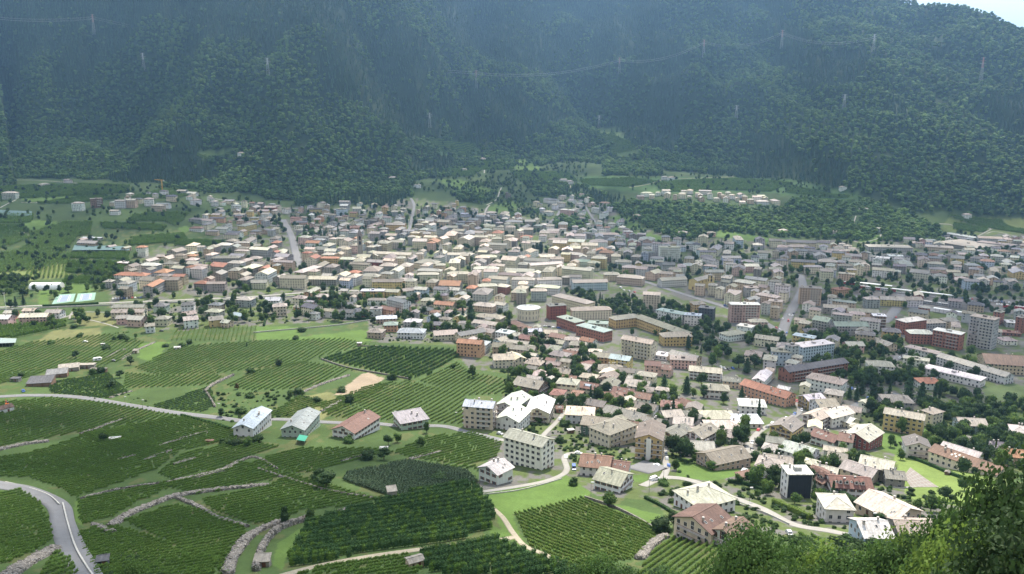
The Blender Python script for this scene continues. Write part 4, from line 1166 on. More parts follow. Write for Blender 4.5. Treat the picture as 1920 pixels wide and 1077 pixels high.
# scattered farmhouses
for x, y, wl, rf in ((783, 352, 'white', 'slate'), (906, 302, 'white', 'slate'), (870, 322, 'cream', 'taupe'), (1056, 342, 'white', 'slate'), (1068, 345, 'white', 'slate'), (1246, 337, 'white', 'slate'), (1258, 338, 'white', 'slate'), (1580, 356, 'white', 'slate'), (1618, 396, 'white', 'redbrown'), (1626, 398, 'white', 'slate'), (1647, 435, 'white', 'slate'), (1706, 424, 'white', 'redbrown'), (1722, 428, 'white', 'white'), (1812, 408, 'white', 'slate'), (453, 292, 'white', 'slate'), (470, 290, 'cream', 'slate'), (1280, 442, 'white', 'slate'), (1333, 443, 'pink', 'slate'), (1194, 410, 'pink', 'slate'), (1164, 422, 'white', 'slate'), (735, 338, 'white', 'slate'), (1568, 440, 'white', 'pale'), (1467, 438, 'cream', 'pale')):
    p = at(x, y); d = np.array([7., rnd.uniform(-3, 3), 0]); spec(p-d, p+d, 10, 6.5, rnd.choice('GH'), wl, rf, flags='', label=None, hand=False, farm=True)

# ---- build
def faces_of(b):
    L, w, k = b['L'], b['w'], b['kind']
    return [(0, -w/2, 0, L), (0, w/2, pi, L), (L/2, 0, pi/2, w), (-L/2, 0, -pi/2, w)]
def face_visible(b, rz):
    a = b['rz']+rz-pi/2; n = (cos(a), sin(a)); t = (-b['x'], -b['y']); return (n[0]*t[0]+n[1]*t[1])/hypot(*t) > -.3
def windows_for(b, z0, e):
    H = e-z0; base = b['z']-b['zmin']
    st = max(1, round((b['h'])/3.05)); sh = b['h']/st; out = []
    r = random.Random(int(b['x']*7+b['y']*13))
    for (fx, fy, fr, fl) in faces_of(b):
        if not face_visible(b, fr): continue
        n = max(1, int((fl-1.0)/2.9)); 
        skip = r.random() < .12 and n < 4
        for s in range(st):
            z = e-b['h']+sh*(s+.56)
            for i in range(n):
                if skip and i % 2: continue
                if r.random() < .08: continue
                u = ((i+.5)/n-.5)*(fl-.8); out.append((fx, fy, fr, u, z, s, r.random()))
        if b['kind'] == 'G' and abs(fr) == pi/2 and b['rise'] > 1.6: out.append((fx, fy, fr, 0, e+.35, st, .1))
    return out
def place(fx, fy, fr, u, d=0.0):
    # local point on a wall: u along the wall, d outwards
    n = (cos(fr-pi/2), sin(fr-pi/2)); t = (cos(fr), sin(fr)); return (fx+t[0]*u+n[0]*d, fy+t[1]*u+n[1]*d)
def roofz(b, x, y, e):
    s = b['rise']/(b['w']/2)
    if b['kind'] == 'G': return e+b['rise']-abs(y)*s
    if b['kind'] == 'H': return e+b['rise']-max(abs(y), abs(x)-max(0, (b['L']-b['w'])/2))*s
    if b['kind'] == 'M': return e+b['rise']*1.3*(y/b['w']+.5)
    return e+.42
def build_house(b, lod):
    nm = 'apartment_building' if b['h'] >= 12 else 'house'
    root = empty(nm, (b['x'], b['y'], b['zmin']-.3), b['rz']); b['root'] = root; b['nm'] = nm
    e = b['z']+b['h']-b['zmin']+.3; b['e'] = e; wc = jit(WC[b['wall']], .10); rc = jit(RC[b['roof']], .16); fl = b.get('flags') or ''
    ov = .75 if b['h'] < 12 else .6
    m = MB(); wall_shape(m, b['kind'], b['L'], b['w'], -1.2, e, b['rise'], wc); 
    m.build('wall', MW, root)
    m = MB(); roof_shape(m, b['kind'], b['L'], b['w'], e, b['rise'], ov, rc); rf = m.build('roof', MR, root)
    r = random.Random(int(b['x']*3+b['y']*5)); ch = 0
    nch = r.randint(1, 3) if lod == 2 else r.randint(1, 2)
    for i in range(nch):
        x, y = r.uniform(-.38, .38)*b['L'], r.uniform(-.3, .3)*b['w']; o = link('chimney', CHM, rf, (x, y, roofz(b, x, y, e)+.1)); s = r.uniform(.85, 1.2); o.scale = (s, s, s)
    if b['kind'] in 'GM' and lod == 2:
        for i in range(r.randint(1, 3)+(2 if 's' in fl else 0)):
            x = r.uniform(-.38, .38)*b['L']; sy = -1; y = sy*b['w']*r.uniform(.18, .36); o = link('skylight', SKM, rf, (x, y, roofz(b, x, y, e)+.06)); o.rotation_euler = (math.atan(b['rise']/(b['w']/2))*(1 if sy < 0 else -1), 0, 0)
    W = windows_for(b, 0, e)
    if lod == 2:
        style = 1 if (b['wall'] in ('white', 'cream', 'yellow', 'pink', 'green') and r.random() < .45 and b['h'] < 12) else (2 if b['h'] >= 12 and r.random() < .4 else 0)
        for (fx, fy, fr, u, z, s, q) in W:
            x, y = place(fx, fy, fr, u, .01)
            if s == 0 and q > .88: link('door', DOORM, root, (x, y, z-1.5), fr+pi)
            else: link('window', WM[style], root, (x, y, z), fr+pi)
    else:
        m = MB()
        for (fx, fy, fr, u, z, s, q) in W:
            t = (cos(fr), sin(fr)); n = (cos(fr-pi/2), sin(fr-pi/2)); p = []
            for du, dz in ((-.6, -.75), (.6, -.75), (.6, .75), (-.6, .75)):
                p.append((fx+t[0]*(u+du)+n[0]*.05, fy+t[1]*(u+du)+n[1]*.05, z+dz))
            m.quad(p, 0)
        if m.v: tag(m.build('windows', MG, root), kind='stuff')
    st = max(1, round(b['h']/3.05)); sh = b['h']/st
    faces = faces_of(b)
    def balcs(fi, frac, solid, off=0.0, dark=True, lo=1):
        fx, fy, fr, L = faces[fi]
        for s in range(lo, st): 
            x, y = place(fx, fy, fr, off*L, .0); link('balcony', balc(L*frac, solid, dark), root, (x, y, e-b['h']+sh*s+.1), fr+pi)
    vis = [i for i in range(4) if face_visible(b, faces[i][2])]
    if 'b' in fl:
        cand = [i for i in vis if i < 2] or [0]
        for i in cand: balcs(i, .42 if b['L'] > 16 else .6, r.random() < .5, .2, r.random() < .5); 
        if b['L'] > 20: 
            for i in cand: balcs(i, .28, False, -.26)
        if 'l' in fl:
            for i in vis:
                if i >= 2: balcs(i, .8, False)
    if 'c' in fl or (lod == 2 and b['h'] < 11 and not b.get('flags') and r.random() < .35):
        cand = [i for i in vis if i >= 2] or vis[:1]
        i = cand[0]; balcs(i, .75, False, 0, True)
    if 'v' in fl and b['h'] > 8:
        i = 3; fx, fy, fr, L = faces[3] if face_visible(b, faces[3][2]) else faces[2]
        for s in range(1, st):
            for sd_ in (-1, 1):
                x, y = place(fx, fy, fr, sd_*L*.31, 0); link('balcony', balc(L*.34, False, True), root, (x, y, e-b['h']+sh*s+.1), fr+pi)
        m = MB(); x, y = place(fx, fy, fr, 0, 0)
        m.box(-1.3, 1.3, -.02, .35, .3, e-2.0+b['rise']*.8, 0, (.7, .68, .64)); m.build('stair_strip', MW, root, (x, y, 0), fr+pi)
        tag(root.children[-1], 'white rendered stair strip')
    if 'k' in fl:
        i = 0 if face_visible(b, faces[0][2]) else 1
        fx, fy, fr, L = faces[i]; m = MB(); x, y = place(fx, fy, fr, 0, 0)
        k = 9
        for q in range(k): m.box(-L/2+.2+(L-.4)*q/k+.02, -L/2+.2+(L-.4)*(q+1)/k-.02, -.02, .2, .4, e-.3, 0, (.022, .027, .036))
        tag(m.build('dark_cladding', MP, root, (x, y, 0), fr+pi), 'dark slate-blue cladding panels', kind=None)
    if 'd' in fl:
        for q in (-.28, -.12, .12, .28):
            m = MB(); m.box(-.8, .8, -1.2, 1.4, -.6, 1.0, 0, wc)
            for s in (-1, 1): m.quad([(0, -1.5, 1.75), (s*1.2, -1.5, .85), (s*1.2, 1.9, .85), (0, 1.9, 1.75)][::s], 1, rc)
            m.quad([(-.8, -1.21, 1.0), (.8, -1.21, 1.0), (0, -1.21, 1.6)], 0, wc); m.box(-.45, .45, -1.26, -1.2, -.1, .85, 2)
            y = -b['w']*.27; m.build('dormer', [MW, MR, MG], rf, (q*b['L'], y, roofz(b, 0, y, e)))
    if 'p' in fl:
        m = MB(); m.box(-2.2, 2.2, -1.2, 1.2, 0, .12, 0); y = -b['w']*.25; o = m.build('solar_panel', mat('solar', (.3, .34, .42), rough=.2, spec=.7), rf, (0, y, roofz(b, 0, y, e)+.12)); o.rotation_euler = (math.atan(b['rise']/(b['w']/2)), 0, 0)
    return root
inview = [b for b in BL if -60 < b['px'] < 1980 and 200 < b['py'] < 1120]
for b in inview:
    b['imp'] = (1e9 if b.get('hand') else 0)+b['size']*1e6
inview.sort(key=lambda b: -b['imp'])
apts = [b for b in inview if b['h'] >= 12]; hs = [b for b in inview if b['h'] < 12]
KEEP = apts[:150]+hs[:298]; REST = apts[150:]+hs[298:]
for b in KEEP:
    build_house(b, 2 if (b['D'] < 640 and b['size'] > .0008) or b['D'] < 520 else 1)
# the mass of small roofs beyond those
mw = MB(); mr_ = MB(); mg = MB()
for b in REST:
    e = b['z']+b['h']; wc = jit(WC[b['wall']], .10); rc = jit(RC[b['roof']], .16); tmpw, tmpr = MB(), MB()
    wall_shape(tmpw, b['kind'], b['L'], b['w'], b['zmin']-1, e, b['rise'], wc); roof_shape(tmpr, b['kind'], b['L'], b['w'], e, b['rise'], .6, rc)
    c_, s_ = cos(b['rz']), sin(b['rz'])
    T = lambda p: (b['x']+p[0]*c_-p[1]*s_, b['y']+p[0]*s_+p[1]*c_, p[2])
    for M, t in ((mw, tmpw), (mr_, tmpr)):
        k = len(M.v); M.v += [T(p) for p in t.v]; M.f += [tuple(i+k for i in f) for f in t.f]; M.m += t.m; M.c += t.c
    for (fx, fy, fr, u, z, s, q) in windows_for(b, 0, e):
        t = (cos(fr), sin(fr)); n = (cos(fr-pi/2), sin(fr-pi/2))
        mg.quad([T((fx+t[0]*(u+du)+n[0]*.05, fy+t[1]*(u+du)+n[1]*.05, z+dz)) for du, dz in ((-.55, -.7), (.55, -.7), (.55, .7), (-.55, .7))], 0)
if REST:
    k = len(mw.v); M = mw; M.v += mr_.v; M.f += [tuple(i+k for i in f) for f in mr_.f]; M.m += [1]*len(mr_.m); M.c += mr_.c
    k = len(M.v); M.v += mg.v; M.f += [tuple(i+k for i in f) for f in mg.f]; M.m += [2]*len(mg.m); M.c += mg.c
    tag(M.build('distant_houses', [MW, MR, MG]), 'mass of small pale stone-roofed houses crowding the far old town', kind='stuff')
print('buildings', len(BL), 'kept', len(KEEP), 'rest', len(REST))

# ------------------------------------------------------------------ special buildings
LM = []   # landmarks for labels: (short name, px, py)
def stand(px, py): p = at(px, py); return float(p[0]), float(p[1]), g(p[0], p[1])
def rot_toward(p, q): return atan2(q[1]-p[1], q[0]-p[0])
# round hall
p = at(991, 577, 13); x, y = p[0], p[1]; z = g(x, y)
t = tag(empty('round_hall', (x, y, z)), 'round cream hall with shallow conical metal roof beside the red block', 'hall')
m = MB(); m.cyl(0, 0, -2, 13, 12, 12, 40, 0, WC['cream'], False); m.cyl(0, 0, 12.2, 13, 12.25, 12.25, 40, 0, WC['cream']); m.build('wall', MW, t)
m = MB(); m.cyl(0, 0, 13, 13.4, 12.9, 12.9, 40, 0, (.5, .52, .53)); m.cyl(0, 0, 13.4, 16.2, 12.6, .4, 40, 0, (.5, .52, .53))
for i in range(20): a_ = 2*pi*i/20; m.bar((12.5*cos(a_), 12.5*sin(a_), 13.5), (.5*cos(a_), .5*sin(a_), 16.3), .1, 0, (.6, .62, .63))
m.build('roof', MR, t)
b = MB(); b.box(-.4, .4, 0, .08, -1.6, 1.6, 0); b.box(-.3, .3, .08, .1, -1.5, 1.5, 1); sw = b.mesh('window', [MF, MG])
for lv in (3.2, 8.6):
    for i in range(20):
        a_ = 2*pi*i/20+.1
        if sin(a_) < .35: link('window', sw, t, (12.0*cos(a_), 12.0*sin(a_), lv+1), a_-pi/2)
LM.append(('round hall', 991, 590))
def church_tower(px, py, h, wd, sp, wall, roofc, label, name='bell_tower'):
    x, y, z = stand(px, py); t = tag(empty(name, (x, y, z), .2), label, 'bell tower')
    m = MB(); m.box(-wd/2, wd/2, -wd/2, wd/2, -3, h, 0, wall)
    for k in range(1, 5): m.box(-wd/2-.15, wd/2+.15, -wd/2-.15, wd/2+.15, h*k/5, h*k/5+.35, 0, tuple(c*1.15 for c in wall))
    m.build('shaft', MW, t)
    m = MB(); m.cyl(0, 0, h, h+.4, wd*.78, wd*.78, 4, 0, roofc); 
    k = len(m.v); m.v += [(-wd*.55, -wd*.55, h+.36), (wd*.55, -wd*.55, h+.36), (wd*.55, wd*.55, h+.36), (-wd*.55, wd*.55, h+.36), (0, 0, h+sp)]
    for i in range(4): m.f.append((k+i, k+(i+1) % 4, k+4)); m.m.append(0); m.c.append(roofc)
    m.build('spire', MR, t)
    for lv in (.88, .66):
        for a_ in (0, pi/2, pi, -pi/2):
            m = MB(); m.box(-wd*.2, wd*.2, wd/2+.02, wd/2+.12, -wd*.3, wd*.3, 0); n=6
            m.quad([(wd*.2*cos(pi*i/n), wd/2+.12, wd*.3+wd*.2*sin(pi*i/n)) for i in range(n+1)][::-1], 0); m.build('belfry_opening', MG, t, (0, 0, h*lv), a_)
    m = MB(); m.bar((0, 0, h+sp-.5), (0, 0, h+sp+2), .12, 0); m.bar((-.6, 0, h+sp+1.2), (.6, 0, h+sp+1.2), .1, 0); m.build('cross', MM, t)
    LM.append((label.split(' with')[0].replace('tall ', '').replace('slender ', ''), px, py)); return t
church_tower(676, 484, 34, 7.5, 11, (.30, .27, .23), (.2, .17, .15), 'stone bell tower with pointed spire at the old church')
church_tower(827, 492, 21, 5.2, 8, (.62, .58, .50), (.5, .46, .4), 'white bell tower with small spire above sunlit roofs')
church_tower(1331, 545, 20, 5, 2.5, (.55, .44, .24), (.3, .28, .25), 'yellow bell tower with flat cap beside the yellow church')
def church(x1, y1, x2, y2, w_, h_, wall, roof, label):
    b = bpx(x1, y1, x2, y2, w_, h_, 'G', wall, roof, flags='', label=label, hand=True); BL.remove(b)
    t = tag(empty('church', (b['x'], b['y'], b['zmin']-.3), b['rz']), label, 'church'); e = b['z']+h_-b['zmin']+.3; b['e'] = e
    m = MB(); wall_shape(m, 'G', b['L'], b['w'], -1.2, e, b['rise'], WC[wall]); m.build('wall', MW, t)
    m = MB(); roof_shape(m, 'G', b['L'], b['w'], e, b['rise'], .5, RC[roof]); m.build('roof', MR, t)
    for s in (-1, 1):
        for i in range(5):
            mm = MB(); mm.box(-.6, .6, 0, .08, -1.2, 1.2, 0); mm.quad([(.6*cos(pi*k/6), .08, 1.2+.6*sin(pi*k/6)) for k in range(7)][::-1], 0); mm.build('window', MG, t, ((i/4-.5)*b['L']*.8, s*b['w']/2, e-3), 0 if s > 0 else pi)
    m = MB(); m.box(-1.1, 1.1, 0, .1, 0, 3.6, 0); m.build('door', MSH, t, (-b['L']/2, 0, 1.2), pi/2)
    LM.append((label.split(' with')[0], (x1+x2)/2, (y1+y2)/2+6))
church(702, 471, 772, 474, 12, 13, 'cream', 'pale', 'long cream church with pale stone roof right of the old bell tower')
church(834, 474, 872, 474, 11, 10, 'white', 'pale', 'white church with pale roof behind the palace')
church(1300, 522, 1332, 514, 13, 13, 'yellow', 'slate', 'yellow church with arched facade window at the town centre')

# ------------------------------------------------------------------ sports ground on the left
def drape_quad(name, px, m, lift=.15, n=10, label=None, cat=None, kind=None, h=0):
    c = [np.array(at(*q)[:2]) for q in PL(px)]; V = []
    for i in range(n+1):
        for j in range(n+1):
            u, v = i/n, j/n; q = (c[0]*(1-u)+c[1]*u)*(1-v)+(c[3]*(1-u)+c[2]*u)*v; V.append((q[0], q[1], g(q[0], q[1])+lift+h))
    F = [(i*(n+1)+j, (i+1)*(n+1)+j, (i+1)*(n+1)+j+1, i*(n+1)+j+1) for i in range(n) for j in range(n)]
    o = link(name, np_mesh(name, V, F, m)); tag(o, label, cat, kind=kind); return o, c
MCOURT = mat('court_surface', (.20, .31, .25)); MCT2 = mat('court_blue', (.20, .24, .36)); MLINE = mat('white_line', (.7, .7, .7))
for q, lb in (('97,571 137,566 142,551 107,553', 'green tennis court with purple playing area, nearer the clubhouse trees'), ('141,567 177,563 180,549 146,551', 'green tennis court with purple playing area, nearer the houses')):
    t, c = drape_quad('tennis_court', q, MCOURT, label=lb, cat='tennis court')
    def sub(u, v): return (c[0]*(1-u)+c[1]*u)*(1-v)+(c[3]*(1-u)+c[2]*u)*v
    V = []; F = []
    for lift, (u0, u1, v0, v1) in ((.19, (.22, .78, .14, .86)),):
        k = len(V)
        for u, v in ((u0, v0), (u1, v0), (u1, v1), (u0, v1)): s_ = sub(u, v); V.append((s_[0], s_[1], g(s_[0], s_[1])+lift+.05))
        F.append((k, k+1, k+2, k+3))
    link('playing_area', np_mesh('playing_area', V, F, MCT2), t)
    V = []; F = []
    def ln_(u0, v0, u1, v1, wd=.12):
        a, b_ = sub(u0, v0), sub(u1, v1); d = (b_-a)/np.linalg.norm(b_-a); nn = np.array([-d[1], d[0]])*wd; k = len(V)
        for s_ in (a-nn, a+nn, b_+nn, b_-nn): V.append((s_[0], s_[1], g(s_[0], s_[1])+.30))
        F.append((k, k+1, k+2, k+3))
    for a_ in ((.22, .14, .78, .14), (.22, .86, .78, .86), (.22, .14, .22, .86), (.78, .14, .78, .86), (.3, .14, .3, .86), (.7, .14, .7, .86), (.3, .32, .7, .32), (.3, .68, .7, .68)): ln_(*a_)
    link('court_lines', np_mesh('court_lines', V, F, MLINE), t)
x, y, z = stand(88, 541); t = tag(empty('air_hall', (x, y, z), .06), 'white arched membrane sports hall behind the tennis courts', 'sports hall')
m = MB(); n = 12; Lh = 34
for i in range(n):
    a0, a1 = pi*i/n, pi*(i+1)/n; P0 = (8*cos(a0), 7*sin(a0)); P1 = (8*cos(a1), 7*sin(a1))
    for k in range(8): xa, xb = -Lh/2+Lh*k/8, -Lh/2+Lh*(k+1)/8; m.quad([(xa, P0[0], P0[1]), (xb, P0[0], P0[1]), (xb-.0, P1[0], P1[1]), (xa, P1[0], P1[1])], 0, (.7, .7, .69))
    for s in (-1, 1): m.quad([(s*Lh/2, P0[0], P0[1]), (s*Lh/2, P1[0], P1[1]), (s*Lh/2, 0, 0)][::s], 0, (.66, .66, .65))
m.build('membrane', MP, t); m = MB()
for k in range(9):
    xa = -Lh/2+Lh*k/8
    for i in range(n): m.bar((xa, 8.05*cos(pi*i/n), 7.05*sin(pi*i/n)), (xa, 8.05*cos(pi*(i+1)/n), 7.05*sin(pi*(i+1)/n)), .07)
m.build('arch_ribs', MM, t)
LM += [('white sports hall', 88, 541), ('tennis courts', 140, 560)]

# ------------------------------------------------------------------ stone walls and heaps of the vineyard terraces
def stone_wall(px, w_, h_, label, name='stone_wall', m=MST, cat='wall', base=0.0, taper=.75, step=.7):
    c = np.array(catmull([at(*q)[:2] for q in PL(px)], step)); d = np.gradient(c, axis=0); d /= np.linalg.norm(d, axis=1)[:, None]+1e-9; nn = np.stack([-d[:, 1], d[:, 0]], 1)
    prof = [(-.5, -.3), (-.5*taper-.06, h_*.7), (-.25, h_), (0, h_*1.06), (.25, h_), (.5*taper+.06, h_*.7), (.5, -.3)] if w_ > 1.2 else [(-.5, -.3), (-.5, h_), (.5, h_), (.5, -.3)]
    n, K_ = len(c), len(prof); V = []
    wv = 1+.3*(vnoise(c[:, 0]/5, c[:, 1]/5, 60)-.5)*(1 if w_ > 1.2 else 0)
    end = np.minimum(1, np.minimum(np.arange(n), np.arange(n)[::-1])/3+.4)
    for u, zz in prof:
        q = c+nn*(w_*u*wv*end)[:, None]; q = q+nrg.normal(0, .2 if w_ > 1.2 else .02, q.shape); V.append(np.c_[q, zg(q[:, 0], q[:, 1])+zz+nrg.normal(0, .2 if w_ > 1.2 else .03, n)])
    V = np.stack(V, 1).reshape(-1, 3); F = [(i*K_+k, i*K_+k+1, (i+1)*K_+k+1, (i+1)*K_+k) for i in range(n-1) for k in range(K_-1)]
    me = bpy.data.meshes.new(name); me.from_pydata(V.tolist(), [], F+[tuple(range(K_))[::-1], tuple((n-1)*K_+k for k in range(K_))]); me.materials.append(m)
    return tag(link(name, me), label, cat)
for a in (('148,937 200,923 260,912 330,903', 1.3, .7, 'thin pale dry-stone wall below the large left vineyard'),
          ('326,904 380,893 420,882 446,868', 3.6, 1.2, 'broad stone bank rising towards the terrace corner in the left vineyards'),
          ('446,868 478,858 520,880', 1.6, .8, 'narrow dry-stone wall leaving the top of the broad stone bank'),
          ('208,988 240,966 290,945 335,930 420,918 505,911', 4, 1.2, 'longest grey rubble bank curving between two vineyards'),
          ('332,934 370,950 410,972 464,989', 2.4, 1.0, 'stone wall running down from the longest rubble bank'),
          ('175,985 195,993 215,1000', 3, 1.0, 'short broken stone wall beside the road bend'),
          ('424,1080 440,1042 470,1005 528,978', 3.8, 1.3, 'curved rubble bank left of the orchard'),
          ('480,1072 492,1030 515,1000 545,985 578,975', 2.2, 2.0, 'curved dry-stone retaining wall along the orchard lawn'),
          ('10,1085 45,1060 105,1027', 5, 1.0, 'wide rubble slope at the corner inside the road bend'),
          ('-20,848 40,835 92,828', 4, 1.2, 'stone bank at the edge of the upper left vineyard'),
          ('150,815 200,797 236,786', 2.2, .8, 'faint stone strip across the upper left vineyard'),
          ('298,838 340,824 388,811', 2.4, .9, 'stone strip above the terraces near the first chalet'),
          ('325,872 345,866 366,860', 2.6, .9, 'short stone heap among the middle terraces'), ('272,864 290,856 322,846', 2, .8, 'short stone strip left of the middle terraces'),
          ('226,862 240,858 254,855', 1.6, .8, 'smallest stone strip in the left vineyards'),
          ('636,962 665,954 700,950', 3, 1.1, 'stone bank between vineyard and orchard'), ('0,0 0,0', 0, 0, ''),
          ('384,736 400,722 438,704', 2.4, 1.4, 'grey stone wall beside the scrub below the upper vineyards'), ('388,738 396,750 403,764', 1.6, 1.2, 'short dark wall dropping from the scrub'),
          ('556,742 600,722 655,704', 3, .8, 'stone bank left of the bare ploughed plot'), ('602,772 622,762 640,752', 3, .8, 'stone mound beside the small round tree'),
          ('1198,1050 1222,1022 1248,1006', 4, 1.2, 'pale stone bank between the two sunlit vineyards'),
          ('602,674 650,690 720,703 770,712', .8, 1.2, 'long grey wall under the upper orchard'), ('668,650 700,650 740,652', .6, 1.0, 'low wall above the upper orchard'),
          ('768,862 800,853 828,848', 2.4, .8, 'stone strip in the vineyard right of the orchard hut'), ('640,866 665,858 690,853', 2, .8, 'stone strip below the brown-roofed chalet'),
          ('482,880 560,905 620,922 700,935', 1.3, .9, 'long stone ledge between the terraces left of the big bush'), ('200,672 220,660 235,655', 2, .6, 'brownish stone strip in the far left vineyard'),
          ('205,747 230,738 248,734', 3, .6, 'reddish earth bank above the road'), ('225,675 255,658 290,642', 3, .5, 'brown earth bank along the bright grass strip'),
          ('1096,934 1150,952 1195,974 1236,998', .7, 1.1, 'low garden wall along the top of the sunlit vineyard')):
    if a[1] > 0: stone_wall(*a)
MCON = mat('concrete', (.36, .35, .32), var=.1, nscale=.3)
for a in (('-60,584 60,579 160,575 260,571 360,567 450,563 560,556 640,551', .8, 1.4, 'long pale river embankment wall along the left of town'),
          ('1535,492 1600,486 1700,481 1760,478', 1.2, 5.5, 'tall grey railway retaining wall behind the right of town'), ('1760,474 1850,470 2000,465', 1.2, 4, 'lower retaining wall towards the factories'),
          ('1198,513 1240,511 1285,509', 1.2, 5, 'dark river wall behind the stone-built office'),
          ('1380,502 1440,498 1490,494', 1.2, 5, 'river wall right of the yellow church'),
          ('118,945 128,985 142,1028 165,1068 185,1095', .5, .8, 'low white parapet wall on the outside of the road bend'), ('10,906 45,914 90,930 112,948', .5, .8, 'low white parapet wall at the start of the road bend'),
          ('885,930 960,922 1010,911 1054,898', .4, .5, 'kerb wall along the lane below the white apartment block'), ('475,625 620,612 700,600', .6, 1.2, 'wall around the upper meadow'),
          ('1360,938 1430,962 1480,985', .3, .8, 'garden wall with green netting beside the access road')):
    stone_wall(*a, m=MCON, name='wall')

# ------------------------------------------------------------------ small huts and sheds
def hut(px, py, L, w_, h_, kind, wall, roof, rz, label, name='hut', cat='hut', door=True, win=1):
    x, y, z = stand(px, py); t = tag(empty(name, (x, y, z), rz), label, cat); e = h_
    rise = w_/2*.35 if kind in 'GM' else 0
    m = MB(); wall_shape(m, kind, L, w_, -.8, e, rise, WC[wall]); m.build('wall', MW, t); m = MB()
    if kind == 'F': m.box(-L/2-.3, L/2+.3, -w_/2-.3, w_/2+.3, e, e+.2, 0, RC[roof]); m.box(-L/2-.35, L/2+.35, -w_/2-.38, -w_/2-.3, e-.05, e+.25, 0, tuple(.6*q for q in RC[roof]))
    else: roof_shape(m, kind, L, w_, e, rise, .35, RC[roof], t=.15)
    m.build('roof', MR, t)
    if door:
        m = MB(); m.box(-.55, .55, 0, .06, 0, min(2.0, h_-.2), 0); m.build('door', MSH, t, (L*.15, -w_/2, .05), pi)
    if win: m = MB(); m.box(-.35, .35, 0, .05, -.35, .35, 0); m.build('window', MG, t, (-L*.25, -w_/2, h_*.6), pi)
    FOOT.append((x, y, 3)); gadd(x, y, 4); return t
hut(493, 1062, 4.2, 3, 2.6, 'M', 'stone', 'slate', .1, 'small hut with flat grey stone roof at the orchard lawn', 'hut')
hut(778, 1062, 4.5, 3.5, 2.6, 'G', 'tan', 'slate', .5, 'small tan hut with pale roof at the foot of the orchard')
hut(735, 938, 3.6, 3.6, 5, 'M', 'stone', 'slate', .3, 'old stone tower hut with slab roof beside the kiwi pergola')
hut(194, 1060, 3.0, 2.2, 2.2, 'M', 'dark', 'dark', .3, 'small dark roadside shelter with sloping roof', 'shelter', 'shelter')
hut(720, 846, 4, 2.4, 2, 'F', 'white', 'white', .1, 'low white shed under the dark bush below the chalets', 'shed', 'shed')
hut(255, 662, 4, 3, 2.6, 'M', 'cream', 'slate', 0, 'small cream hut beside the bright grass strip')
hut(333, 655, 5, 3, 2.2, 'G', 'white', 'white', .2, 'white tent-like shed in the middle vineyards', 'shed', 'shed')
hut(193, 648, 3, 2, 1.6, 'F', 'white', 'white', 0, 'tiny white shed in the far left vineyards', 'shed', 'shed')
hut(674, 648, 4, 3, 2.5, 'F', 'stone', 'white', 0, 'small pale-roofed hut at the corner of the upper orchard')
hut(215, 824, 6, 3, .8, 'F', 'white', 'pale', .25, 'low concrete cistern lid on the grassy ledge', 'cistern', 'cistern', False, 0)
hut(393, 830, 4, 2, 1.2, 'F', 'red', 'redbrown', .1, 'low red-topped cistern among the vines', 'cistern', 'cistern', False, 0)
hut(1395, 898, 8, 4, 2.4, 'M', 'tan', 'redbrown', .4, 'lean-to with rusty patched roof behind the square villa', 'shed', 'shed')
hut(1776, 890, 2.4, 2.0, 1.8, 'G', 'brown', 'taupe', .8, 'small wooden playhouse on the lawn by the long hedge', 'playhouse', 'playhouse')
hut(1070, 812, 3.6, 2.6, 2.2, 'F', 'brown', 'white', .3, 'small white-topped shed in the garden beside the lane', 'shed', 'shed')
hut(30, 715, 6, 4, 2.5, 'F', 'stone', 'dark', 0, 'dark low shed left of the farm roofs', 'shed', 'shed')
# farm with long dark roofs
hut(78, 722, 16, 10, 3.2, 'M', 'brown', 'dark', .2, 'largest dark-roofed farm shed above the road', 'barn', 'barn')
hut(108, 706, 14, 8, 3.2, 'M', 'brown', 'grey', .35, 'second dark-roofed farm shed joined behind the largest', 'barn', 'barn')
hut(130, 695, 14, 7, 3.2, 'M', 'stone', 'slate', .4, 'grey-roofed farm shed beside the dark sheds', 'barn', 'barn')
hut(160, 690, 15, 5, 3, 'F', 'stone', 'slate', .1, 'flat-roofed farm shed with pale roof by the caravan', 'barn', 'barn')
hut(185, 698, 12, 4, 2.8, 'F', 'brown', 'taupe', 0, 'low brown-roofed lean-to below the caravan', 'barn', 'barn')
hut(8, 772, 9, 7, 3, 'G', 'white', 'brown', .9, 'small white workshop with brown roof among farm machines', 'workshop', 'workshop')
hut(40, 440, 9, 4, 2.6, 'F', 'stone', 'pale', 0, 'pale-roofed shed in the far left fields', 'shed', 'shed')
# nets over fruit rows
MNET = mat('net', (.07, .125, .125), rough=.6)
for q, lb in (('136,474 243,474 243,467 140,464', 'long blue-green hail net over the fruit rows below the farmhouse'), ('-20,408 60,408 60,400 -20,396', 'blue-grey hail net in the far left fields'), ('-20,652 30,650 32,642 -20,640', 'pale net tunnel at the left edge above the vineyards')):
    o, c = drape_quad('hail_net', q, MNET if '652' not in q else mat('pale_net', (.22, .27, .26)), lift=3.5, label=lb, cat='hail net')
    m = MB()
    for i in range(9):
        for j in (0, 1):
            u = i/8; q_ = (c[0]*(1-u)+c[1]*u) if j == 0 else (c[3]*(1-u)+c[2]*u); zz = g(q_[0], q_[1]); m.bar((q_[0], q_[1], zz-.3), (q_[0], q_[1], zz+3.5), .08)
    m.build('posts', MM, o); tag(o.children[0], kind='stuff')
